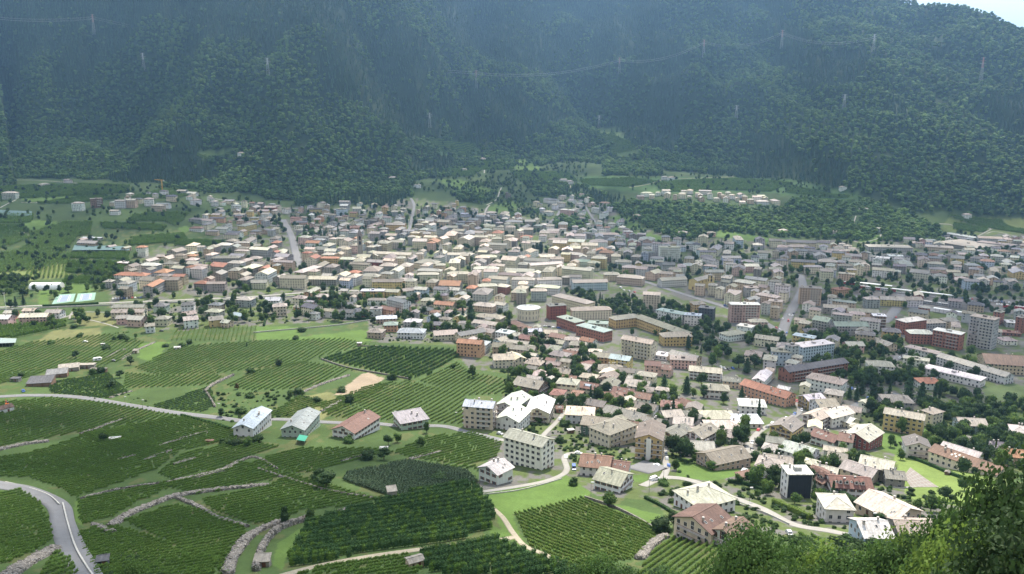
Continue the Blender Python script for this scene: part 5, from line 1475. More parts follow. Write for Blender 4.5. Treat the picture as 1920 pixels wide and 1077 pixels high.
# awning, sports court
o, c = drape_quad('awning', '556,833 572,836 578,826 562,823', mat('awning_cloth', (.035, .22, .15)), lift=2.6, label='bright green awning beside the grey-roofed chalet', cat='awning', n=3)
m = MB()
for q_ in c: zz = g(q_[0], q_[1]); m.bar((q_[0], q_[1], zz-.3), (q_[0], q_[1], zz+2.6), .07)
m.build('posts', MM, o)
t, c = drape_quad('paved_court', '1694,893 1708,914 1760,914 1707,877', MRL, lift=.12, label='white paved court with a grid of brown panels on the lawn', cat='paved court')
def sub(u, v): return (c[0]*(1-u)+c[1]*u)*(1-v)+(c[3]*(1-u)+c[2]*u)*v
MPAN = mat('paving_panel', (.20, .17, .15), var=.1)
for i in range(6):
    for j in range(6):
        V = []
        for u, v in ((i+.12, j+.12), (i+.88, j+.12), (i+.88, j+.88), (i+.12, j+.88)): s_ = sub(u/6, v/6); V.append((s_[0], s_[1], g(s_[0], s_[1])+.18))
        link('paving_panel', np_mesh('paving_panel', V, [(0, 1, 2, 3)], MPAN), t)
# ------------------------------------------------------------------ station
def canopy(px1, px2, w_, h_, label, col_=(.68, .68, .67)):
    a, b_ = at(*px1), at(*px2); L = np.linalg.norm((b_-a)[:2]); rz = atan2(b_[1]-a[1], b_[0]-a[0]); c = (a+b_)/2; z = g(c[0], c[1])
    t = tag(empty('platform_canopy', (c[0], c[1], z), rz), label, 'platform canopy'); m = MB(); m.box(-L/2, L/2, -w_/2, w_/2, h_, h_+.35, 0, col_); m.build('roof', MP, t)
    for i in range(9): m = MB(); x = -L/2+L*(i+.5)/9; m.box(x-.2, x+.2, -.2, .2, 0, h_, 0, (.3, .3, .3)); m.build('column', MP, t)
    m = MB(); m.box(-L/2, L/2, -w_/2+.5, w_/2-.5, -.3, .5, 0, (.25, .25, .24)); m.build('platform', MP, t)
canopy((1612, 536), (1672, 543), 6, 4.5, 'shorter white platform canopy at the station')
canopy((1672, 548), (1787, 560), 5, 4.5, 'longest white platform canopy at the station')
canopy((1750, 585), (1820, 595), 5, 4.5, 'white canopy in front of the grey tower block')
MTR = mat('train_red', (.38, .035, .03), rough=.35, spec=.5)
def train(px1, px2, n, cols, label):
    a, b_ = at(*px1), at(*px2); d = (b_-a)[:2]; L = np.linalg.norm(d)/n; rz = atan2(d[1], d[0]); t = tag(empty('train', (a[0], a[1], g(a[0], a[1])+.1), rz), label, 'train')
    for i in range(n):
        x0 = i*L+.3; x1 = (i+1)*L-.3; m = MB(); m.box(x0, x1, -1.4, 1.4, .9, 3.6, 0, cols[i % len(cols)]); m.box(x0+.2, x1-.2, -1.2, 1.2, 3.6, 3.95, 0, (.55, .55, .55)); car_ = m.build('carriage', MP, t)
        m = MB()
        for s in (-1, 1): 
            k = max(3, int(L/2.2))
            for j in range(k): xx = x0+(x1-x0)*(j+.5)/k; m.box(xx-.7, xx+.7, s*1.4-.03, s*1.4+.03, 2.1, 3.0, 0)
        tag(m.build('windows', MG, car_), kind='stuff')
        m = MB()
        for xx in (x0+2, x1-2): m.box(xx-1.2, xx+1.2, -1.0, 1.0, .1, .9, 0, (.05, .05, .05))
        m.build('bogies', MP, car_)
train((1576, 533), (1608, 537), 3, [(.42, .05, .04)], 'short red train at the head of the station')
train((1608, 541), (1680, 549), 5, [(.4, .06, .05), (.5, .5, .5)], 'red and silver train beside the shorter platform canopy')
train((1680, 563), (1800, 577), 7, [(.33, .33, .33)], 'long grey train standing in the yard')
train((1880, 577), (1925, 582), 2, [(.42, .04, .04)], 'red railcars near the brick blocks at the right')
# tracks
for k, s in enumerate(('1560,538 1640,545 1800,562 2000,585', '1560,541 1640,549 1800,567 2000,591', '1580,546 1660,555 1800,572 2000,597')):
    road('railway_track', s, 3.2, mat('ballast', (.12, .10, .085), var=.2, nscale=1), step=6)
# ------------------------------------------------------------------ vehicles
def car_meshes(van=False):
    L, W, H = (5.2, 2.0, 2.1) if van else (4.2, 1.75, 1.45); out = []
    hood = .95 if van else .78
    prof = [(-L/2, .35), (-L/2, hood), (-L*.40, H) if van else (-L*.38, hood+.12), (L*.22, H) if van else (-L*.24, H), (L*.34, hood+.1) if van else (L*.12, H), (L/2, hood-.05) if van else (L*.28, hood+.02), (L/2, .35)] if van else [(-L/2, .35), (-L/2, .72), (-L*.44, .86), (-L*.26, H), (L*.1, H), (L*.27, .84), (L/2-.1, .72), (L/2, .35)]
    b = MB(); n = len(prof)
    for s in (-1, 1): b.quad([(x, s*W/2*(.86 if z > 1 else 1), z) for x, z in prof][::s], 0)
    for i in range(n):
        (x0, z0), (x1, z1) = prof[i], prof[(i+1) % n]; w0, w1 = W/2*(.86 if z0 > 1 else 1), W/2*(.86 if z1 > 1 else 1); b.quad([(x0, -w0, z0), (x0, w0, z0), (x1, w1, z1), (x1, -w1, z1)], 0)
    out.append(b)
    gmb = MB(); zt = H-.12; zb = 1.3 if van else .9
    for s in (-1, 1): 
        x0, x1 = (L*.05, L*.27) if van else (-L*.33, L*.2); gmb.quad([(x0, s*(W/2*.93+.03), zb), (x1, s*(W/2*.93+.03), zb), (x1-.45, s*(W/2*.86+.02), zt), (x0+(.0 if van else .4), s*(W/2*.86+.02), zt)][::-s], 0)
    gmb.quad([(L*.25+.04, -W*.4, .9+(.25 if van else 0)), (L*.25+.04, W*.4, .9+(.25 if van else 0)), (L*.12+.05, W*.38, zt), (L*.12+.05, -W*.38, zt)] if not van else [(L*.33+.03, -W*.4, 1.1), (L*.33+.03, W*.4, 1.1), (L*.235+.03, W*.4, zt), (L*.235+.03, -W*.4, zt)], 0)
    gmb.quad([(-L*.42-.0, W*.4, .9), (-L*.42, -W*.4, .9), (-L*.29, -W*.38, zt), (-L*.29, W*.38, zt)], 0)
    wm = MB(); k = 8
    for s in (-1, 1):
        for j in range(2): pass
    for sy in (-1, 1):
        v0 = len(wm.v); y0, y1 = sy*.1, -sy*.1
        for yy in (y0, y1):
            for i in range(k): wm.v.append((.33*cos(2*pi*i/k), yy, .33+.33*sin(2*pi*i/k)))
        if sy > 0:
            for i in range(k): wm.f.append((v0+i, v0+(i+1) % k, v0+k+(i+1) % k, v0+k+i)); wm.m.append(0); wm.c.append((1, 1, 1))
        wm.f.append(tuple(v0+i for i in range(k))); wm.m.append(0); wm.c.append((1, 1, 1))
    return out[0], gmb.mesh('car_windows', MG), wm.mesh('wheel', mat('tyre', (.02, .02, .02))), L, W
CARM = {}
CC = {'white': (.7, .7, .7), 'silver': (.42, .43, .45), 'black': (.02, .02, .022), 'blue': (.03, .09, .3), 'red': (.4, .03, .03), 'grey': (.15, .155, .16)}
GLM = {}; 
for van in (False, True):
    bm_, gme, wme, L_, W_c = car_meshes(van); GLM[van] = (gme, wme, L_, W_c)
    for cn, cc in CC.items():
        CARM[(van, cn)] = bm_.mesh('body', mat('paint_'+cn, cc, rough=.3, spec=.6)) if (cn, 'm') not in CARM else None
def car(x, y, rz, cn, label, van=False, group=None, name=None):
    t = tag(empty(name or ('van' if van else 'parked_car'), (x, y, g(x, y)+.14), rz), label, 'van' if van else 'car', group)
    gme, wme, L_, W_c = GLM[van]; link('body', CARM[(van, cn)], t); link('glazing', gme, t)
    for sx in (-.31, .31):
        for sy in (-1, 1): link('wheel', wme, t, (sx*L_, sy*(W_c/2-.08), 0))
    return t
def carpx(px, py, dx, dy, cn, label, **k):
    a, b_ = at(px-dx, py-dy), at(px+dx, py+dy); c = at(px, py); return car(c[0], c[1], atan2(b_[1]-a[1], b_[0]-a[0]), cn, label, **k)
carpx(1227, 901, 6, -1, 'white', 'white van parked at the edge of the yard beside the small lawn', van=True)
carpx(1076, 880, 1, 6, 'blue', 'blue van parked beside the red-brown roofed house', van=True)
carpx(1410, 845, 3, 4, 'black', 'black car on the road beside the chalet lawn'); carpx(937, 815, 5, 1, 'silver', 'silver car parked behind the white five-storey block')
carpx(1480, 1003, 5, 3, 'silver', 'silver car on the verge below the access road'); carpx(1396, 884, 4, -1, 'white', 'white car behind the square villa')
carpx(213, 678, 7, 0, 'grey', 'grey estate car parked beside the caravan at the farm'); carpx(303, 622, 4, 0, 'black', 'black car beside the white gabled house on the left')
carpx(627, 592, 4, 0, 'silver', 'silver car in the yard left of the pink block'); carpx(160, 642, 4, 0, 'white', 'white car parked on the dry meadow edge')
carpx(44, 735, 2, 3, 'blue', 'blue car parked by the road left of the farm sheds'); carpx(1480, 592, 1, 4, 'white', 'white car driving down the avenue street')
carpx(1478, 603, 1, 4, 'red', 'red van driving down the avenue street', van=True); carpx(1680, 596, 1, 4, 'red', 'orange-red car on the station street')
carpx(1676, 570, 2, 3, 'white', 'white van on the station square', van=True); carpx(1570, 533, 3, 2, 'blue', 'blue bus-like van at the station forecourt', van=True)
ORDW = 'first second third fourth fifth sixth seventh eighth ninth tenth eleventh twelfth thirteenth fourteenth fifteenth sixteenth seventeenth eighteenth nineteenth twentieth twenty-first twenty-second twenty-third twenty-fourth twenty-fifth twenty-sixth'.split()
for i in range(11):
    carpx(212+i*5.2, 561.5-.25*i, .6, 2, *(lambda c_: (c_, f'{c_} car, {ORDW[i]} from the left in the row by the river wall'))(rnd.choice(list(CC))), group='cars parked beside the river wall')
for r_ in range(2):
    for i in range(26):
        if rnd.random() < .12: continue
        carpx(1800+i*4.6, 559.5+r_*5.5+i*.45, .5, 2, *(lambda c_: (c_, f'{c_} car, {ORDW[i]} from the left in the {[chr(102)+"ar", "near"][r_]} row of the railway car park'))(rnd.choice(list(CC)+['white', 'silver'])), group='cars in the railway car park')
for i, (px, py) in enumerate(((1583, 724), (1590, 727), (1597, 730), (1604, 733))): carpx(px, py, 1.5, 2, ['silver', 'grey', 'blue', 'white'][i], f"{['silver', 'grey', 'blue', 'white'][i]} car in the small car park beside the white villa block")
for i, (px, py) in enumerate(((1352, 690), (1358, 692), (1366, 694), (1374, 692))): carpx(px, py, 2, 1, ['white', 'silver', 'black', 'blue'][i], f"{['white', 'silver', 'black', 'blue'][i]} car parked under the park trees at the avenue's end")
for i, (px, py) in enumerate(((1022, 613), (1030, 614), (1038, 615), (1048, 616))): carpx(px, py, 2.5, 0, ['silver', 'black', 'white', 'blue'][i], f"{['silver', 'black', 'white', 'blue'][i]} car parked between the round hall and the red school")
for i, (px, py) in enumerate(((1170, 545), (1180, 547), (1190, 549), (1164, 541))): carpx(px, py, 2.5, 1, ['white', 'silver', 'red', 'white'][i], ['white car nearest the avenue square trees', 'silver car on the avenue square', 'red car on the avenue square', 'white van on the avenue square'][i], van=(i == 3))
EXTRA = []
rp = [q for q in ROADPTS if 380 < hypot(q[0], q[1]) < 950 and q[2] > 2.4 and abs(q[0]) < 520]; rnd.shuffle(rp); k = 0
for x, y, r_ in rp:
    if k >= 34: break
    if not all((x-a)**2+(y-b_)**2 > 60 for a, b_ in EXTRA): continue
    nb_ = min((q for q in ROADPTS if 2 < hypot(q[0]-x, q[1]-y)), key=lambda q: hypot(q[0]-x, q[1]-y)); a_ = atan2(nb_[1]-y, nb_[0]-x); off = max(1.0, r_-2.2)
    xx, yy = x-sin(a_)*off, y+cos(a_)*off; cn = rnd.choice(list(CC)+['white', 'silver', 'grey']); px, py = [float(q) for q in proj(xx, yy, g(xx, yy))]
    if not (950 < px < 1920 and py < 1000): continue
    t = car(xx, yy, a_+(pi if rnd.random() < .5 else 0), cn, None, name='roadside_car'); EXTRA.append((x, y)); k += 1
    t['category'] = 'car'; CARS = globals().setdefault('CARS', []); CARS.append((cn, px, py, t))
# caravan
x, y, z = stand(183, 677); t = tag(empty('caravan', (x, y, z), .5), 'white caravan parked above the farm roofs', 'caravan'); m = MB()
pr = [(-3.2, .6), (-3.3, 2.2), (-2.7, 2.9), (2.4, 2.9), (3.2, 2.0), (3.1, .6)]
for s in (-1, 1): m.quad([(a_, s*1.15, b_) for a_, b_ in pr][::-s], 0, (.7, .7, .7))
for i in range(6): (a0, b0), (a1, b1) = pr[i], pr[(i+1) % 6]; m.quad([(a0, -1.15, b0), (a0, 1.15, b0), (a1, 1.15, b1), (a1, -1.15, b1)], 0, (.72, .72, .72))
m.build('body', MP, t); m = MB(); m.box(-1.5, -.3, -1.2, -1.16, 1.5, 2.2); m.box(.8, 2, -1.2, -1.16, 1.5, 2.2); m.build('window', MG, t)
for s in (-1, 1): link('wheel', GLM[False][1], t, (0, s*1.1, 0))
# farm machines
x, y, z = stand(14, 762); t = tag(empty('excavator', (x, y, z), 2.2), 'orange excavator with folded arm beside the white workshop', 'excavator'); m = MB(); oc = (.55, .13, .02)
m.box(-1.3, 1.2, -1, 1, 1.2, 2.0, 0, oc); m.box(-.2, 1.1, -.9, .1, 2.0, 3.0, 0, (.1, .1, .1)); m.build('cab', MP, t); m = MB(); m.bar((1, .3, 1.8), (2.6, .3, 4.0), .22, 0, oc); m.bar((2.6, .3, 4.0), (4.2, .3, 2.6), .18, 0, oc); m.build('arm', MP, t)
m = MB(); m.box(3.9, 4.7, -.3, .9, 1.6, 2.5, 0, (.15, .12, .1)); m.build('bucket', MP, t)
for s in (-1, 1): m = MB(); m.box(-1.6, 1.6, s*.9-.25, s*.9+.25, 0, .9, 0, (.06, .06, .06)); m.build('crawler_track', MP, t)
# crane
x, y, z = stand(305, 362); t = tag(empty('tower_crane', (x, y, z), 2.6), 'yellow tower crane above the houses at the mountain foot', 'crane'); yc = (.65, .38, .05)
def lattice(m, a, b_, w0, w1, n, c, r=.12):
    a, b_ = np.array(a, float), np.array(b_, float); d = b_-a; u = np.array([1., 0, 0]) if abs(d[2]) > abs(d[0]) else np.array([0, 0, 1.]); v = np.array([0, 1., 0])
    prev = None
    for i in range(n+1):
        t_ = i/n; q = a+d*t_; w_ = w0+(w1-w0)*t_; cs = [q+u*sx*w_/2+v*sy*w_/2 for sx, sy in ((-1, -1), (1, -1), (1, 1), (-1, 1))]
        if prev:
            for k in range(4): m.bar(prev[k], cs[k], r, 0, c); m.bar(prev[k], cs[(k+1) % 4], r*.6, 0, c)
        prev = cs
m = MB(); lattice(m, (0, 0, 0), (0, 0, 26), 1.6, 1.6, 10, yc, .16); m.build('mast', MP, t); m = MB(); lattice(m, (-8, 0, 26), (22, 0, 26), 1.4, 1.0, 14, yc, .14); m.build('jib', MP, t)
m = MB(); m.box(-8.5, -6, -.8, .8, 24, 26, 0, (.4, .4, .4)); m.build('counterweight', MP, t)
# masts and lamps
def pole(px, py, h_, r_, label, c=(.6, .6, .6), cat='mast', name='mast', arm=True):
    x, y, z = stand(px, py); t = tag(empty(name, (x, y, z)), label, cat); m = MB(); m.cyl(0, 0, -.5, h_, r_, r_*.6, 8, 0, c); m.build('pole', MP, t)
    if arm: m = MB(); m.box(-1.2 if h_ > 15 else -.1, 1.2, -.25, .25, h_-.2, h_+.15, 0, (.5, .5, .5)); m.build('lamp_head', MP, t)
pole(767, 446, 31, .55, 'tall slim white mast rising in the middle of the upper town', (.7, .7, .7)); pole(1113, 558, 17, .3, 'white floodlight mast in the avenue park', (.7, .7, .7)); pole(12, 585, 20, .3, 'white floodlight mast at the clubhouse by the river wall', (.7, .7, .7))
pole(1244, 904, 8, .12, 'dark timber pole at the lane junction', (.1, .08, .06), 'pole', 'utility_pole'); pole(1217, 925, 7, .10, 'dark street lamp beside the yard ramp', (.12, .12, .12), 'street lamp', 'street_lamp')
for px, py, lb in ((235, 762, 'street lamp on the left road nearest the farm'), (268, 768, 'street lamp in the middle of the left road'), (410, 775, 'street lamp above the first chalet'), (740, 790, 'street lamp behind the grey lean-to roof'), (854, 792, 'street lamp at the cream block by the vineyard'), (1635, 992, 'leaning dark pole before the bluish white roof'), (1108, 930, 'dark pole on the top edge of the sunlit vineyard'), (1405, 940, 'lamp beside the green netting wall')):
    pole(px, py, 6.5, .09, lb, (.16, .16, .16), 'street lamp', 'street_lamp')
# pylons and power lines
PYT = {}
def pylon(px, py, h_, c, label):
    x, y, z = stand(px, py); t = tag(empty('pylon', (x, y, z)), label, 'pylon'); m = MB(); lattice(m, (0, 0, 0), (0, 0, h_), 7, 1.6, 9, (.33, .34, .35), .26); m.build('tower', MP, t)
    m = MB(); lattice(m, (0, 0, h_*.62), (0, 0, h_), 3.2, 1.7, 5, c, .36); m.build('painted_top', MP, t)
    for i, hz in enumerate((.78, .88, .98)):
        m = MB(); m.bar((-8+i, 0, h_*hz), (8-i, 0, h_*hz), .34, 0, c if i % 2 else (.55, .55, .55)); m.build('crossarm', MP, t)
    return x, y, z, h_
RW = (.42, .20, .17); GRY = (.5, .5, .5)
pyl = [pylon(px, py, h_, c, lb) for px, py, h_, c, lb in (
    (177, 66, 58, RW, 'red and white pylon highest on the left of the wooded slope'), (893, 166, 54, RW, 'red and white pylon at the centre of the wooded slope'), (1161, 140, 52, RW, 'red and white pylon right of the central one'),
    (1319, 108, 52, RW, 'red and white pylon between the centre and the hazy spur'), (1465, 92, 54, RW, 'red and white pylon on the hazy slope, highest of the right line'), (1637, 98, 46, GRY, 'grey pylon near the bright shoulder of the mountain'), (1838, 160, 66, RW, 'tall red and white pylon standing on the lit right flank'),
    (270, 132, 46, GRY, 'grey pylon below the highest left pylon'), (503, 142, 42, GRY, 'grey pylon midway along the left slope'), (806, 240, 40, GRY, 'grey pylon lower on the slope left of centre'), (1123, 240, 38, GRY, 'grey pylon above the small hillside clearing'), (1380, 224, 36, GRY, 'grey lattice pylon in the woods below the hazy slope'), (1582, 205, 36, GRY, 'grey lattice pylon furthest right in the lower woods'))]
def wires(a, b_, label):
    m = MB()
    for off, hz in ((-7, .78), (7, .78), (-6, .88), (6, .88)):
        prev = None
        for i in range(15):
            t_ = i/14; q = [a[k]+(b_[k]-a[k])*t_ for k in range(3)]; q[0] += 0; q[2] += a[3]*hz*(1-t_)+b_[3]*hz*t_-4*22*t_*(1-t_); q[1] += off
            if prev is not None: m.bar(prev, q, .13, 0, (.45, .46, .48), 3)
            prev = q
    tag(m.build('power_line', MP), label, 'power line')
wires(pyl[0], pyl[1], 'power line sagging between the left and central pylons'); wires(pyl[1], pyl[2], 'power line right of the central pylon'); wires(pyl[2], pyl[3], 'power line below the hazy slope, second span right of centre')
wires(pyl[3], pyl[4], 'power line climbing to the highest right pylon'); wires(pyl[4], pyl[5], 'power line towards the grey shoulder pylon')
x, y, z = stand(-160, 40); wires((x, y, z, 58), pyl[0], 'power line leaving the left pylon towards the frame edge')
# ruined tower on the terraces
x, y, z = stand(953, 372); t = tag(empty('ruined_tower', (x, y, z), .3), 'square stone ruin on the green terraces above town', 'ruin'); m = MB(); m.box(-5, 5, -4, 4, -1, 9, 0, (.25, .23, .2)); m.box(-5, -1, -4, 4, 9, 13, 0, (.25, .23, .2)); m.build('wall', MST, t)

# ------------------------------------------------------------------ the wooded mountain
FBX = np.arange(-2600, 2600, 9.2); FBY = np.arange(1300, 3900, 9.6)
fx, fy = np.meshgrid(FBX, FBY); fx = fx+nrg.uniform(-4.4, 4.4, fx.shape); fy = fy+nrg.uniform(-4.6, 4.6, fy.shape); fx = fx.ravel(); fy = fy.ravel()
fz = zg(fx, fy); fpx, fpy = proj(fx, fy, fz)
wood = fy > np.interp(fx/np.maximum(fy, 400), BASE[:, 0], BASE[:, 1])+8+(fbm(fx/70, fy/70, 3, 91)-.6)*170
WOODS = [PL(s) for s in ('545,340 770,345 775,370 700,385 620,383 550,388', '1120,388 1180,378 1300,384 1440,394 1500,395 1600,385 1700,395 1760,432 1770,455 1640,452 1440,444 1340,432 1240,440 1190,412', '1000,342 1100,352 1170,374 1120,384 1060,368 1000,368', '840,362 925,366 915,380 860,378', '1440,395 1560,372 1660,380 1700,420 1560,440', '1130,302 1240,300 1240,330 1130,330',
   '1240,430 1290,428 1330,440 1300,450 1250,445', '700,375 760,372 740,385 690,388', '560,442 645,440 640,462 562,465', '1030,408 1100,412 1110,435 1040,430')]
for q in WOODS: wood |= inpoly(fpx, fpy, q)
dens = np.ones(len(fx)); ROADC = np.array([(a, b) for a, b, r in ROADPTS if b > 1250])
for poly, cc, n_ in ZONES:
    if min(q[1] for q in poly) < 420 and poly is not ZONES[0][0]:
        mk = inpoly(fpx, fpy, poly); dens[mk] = np.where(np.array([False]) if False else (max(q[1] for q in poly) < 350), .10, .03)
vis = (fpx > -220) & (fpx < 2140) & (fpy > -90) & wood & (nrg.random(len(fx)) < dens)
gap = vnoise(fx/28, fy/34, 41) > .86
vis &= ~(gap & (nrg.random(len(fx)) < .5))
fx, fy, fz = fx[vis], fy[vis], fz[vis]; ok = np.ones(len(fx), bool)
for a, b_ in ROADC[::1]: ok &= ~((abs(fx-a) < 6) & (abs(fy-b_) < 6))
fx, fy, fz = fx[ok], fy[ok], fz[ok]; n = len(fx)
con = fbm(fx/210, fy/260, 3, 70)+.12*np.clip((fz-200)/300, 0, 1) > .58
con &= nrg.random(n) < .95
idx_ = np.where(con, nrg.integers(4, 6, n), nrg.integers(0, 4, n)); con &= ~((fx > 900) & (fz > 380)); lt = fbm(fx/90, fy/120, 3, 71)
rdg = fbm((fx+fy*.35)/300, fy/700, 3, 5)*.6+fbm((fx+fy*.3)/110, fy/240, 3, 9)*.4
idx_ = np.where(~con, np.where(nrg.random(n) < np.clip((rdg-.47)*5+.25, .12, .85), nrg.integers(0, 2, n)*2, nrg.integers(0, 2, n)*2+1), idx_)
idx_ = np.where(~con & (lt > .60) & (nrg.random(n) < .7), nrg.integers(0, 2, n)*2, idx_)
s = nrg.uniform(.75, 1.6, n)*(.85+.4*vnoise(fx/40, fy/40, 72)); rot = np.zeros((n, 3)); rot[:, 2] = nrg.uniform(0, 6.28, n); rot[:, :2] = nrg.normal(0, .05, (n, 2))
scl = np.stack([s, s, s*nrg.uniform(.8, 1.05, n)], 1)
scatter('forest', NSF, np.stack([fx, fy, fz-.5], 1), rot, scl, idx_)
print('forest', n)

# ------------------------------------------------------------------ single trees
def trunk_mesh(h_, r_):
    m = MB(); m.cyl(0, 0, -.6, h_, r_, r_*.55, 7, 0)
    for k in range(4): a_ = k*1.7; m.bar((0, 0, h_*.75), (cos(a_)*h_*.35, sin(a_)*h_*.35, h_*1.25), r_*.35, 0)
    return m.mesh('trunk', MBARK)
TRK = trunk_mesh(3.6, .28)
CRW = {'mid': [broad_crown('crown', 200+i, 520, .75, [ML['mid'], ML['light']], nb=10) for i in range(3)], 'light': [broad_crown('crown', 210+i, 520, .75, [ML['light'], ML['mid']], nb=10) for i in range(2)],
       'dark': [broad_crown('crown', 220+i, 560, .75, [ML['dark'], ML['mid']], nb=10) for i in range(3)], 'fir': [fir_crown('crown', 230+i, 900, .8, [ML['fir']], h=9.0, r=2.2) for i in range(3)],
       'cedar': [fir_crown('crown', 240+i, 1300, .9, [ML['fir']], h=8.6, r=3.3, p=.6) for i in range(2)], 'column': [column_crown('crown', 250+i, 420, .6, [ML['dark']]) for i in range(2)],
       'bush': [broad_crown('foliage', 260+i, 420, .5, [ML['mid'], ML['dark']], nb=7, h=3.4, r=2.6, z0=-.4) for i in range(3)], 'rust': [broad_crown('crown', 270, 420, .7, [ML['rust'], ML['mid']], nb=8)],
       'shrub': [broad_crown('foliage', 280+i, 420, .5, [ML['dark'], ML['mid']], nb=7, h=3.4, r=2.6, z0=-.4) for i in range(2)]}
TREES = []
NMS = {'mid': ('green_tree', 'leafy tree'), 'light': ('light_tree', 'light green tree'), 'dark': ('dark_tree', 'dark green leafy tree'), 'fir': ('fir_tree', 'dark fir tree'), 'cedar': ('cedar_tree', 'broad dark cedar'), 'column': ('cypress_tree', 'slim dark column tree'), 'bush': ('bush', 'round green bush'), 'shrub': ('bush', 'dark green bush'), 'rust': ('reddish_tree', 'reddish-leaved tree')}
def tree(px, py, h_, kind, wd=1.0, label=None, world=None):
    x, y, z = world if world else stand(px, py)
    nm, ct = NMS[kind]; base_h = {'bush': 3.6, 'shrub': 3.6}.get(kind, 9.8); s = h_/base_h
    t = empty(nm, (x, y, z), rnd.uniform(0, 6.28)); t.scale = (s*wd, s*wd, s)
    link('crown' if kind not in ('bush', 'shrub') else 'foliage', rnd.choice(CRW[kind]), t); tr_ = link('trunk', TRK, t)
    if kind in ('bush', 'shrub'): tr_.scale = (.4, .4, .4)
    if world: px, py = [float(q) for q in proj(x, y, z)]
    TREES.append(dict(o=t, px=px, py=py, kind=kind, ct=ct, h=h_, label=label)); gadd(x, y, 1.5*s); return t
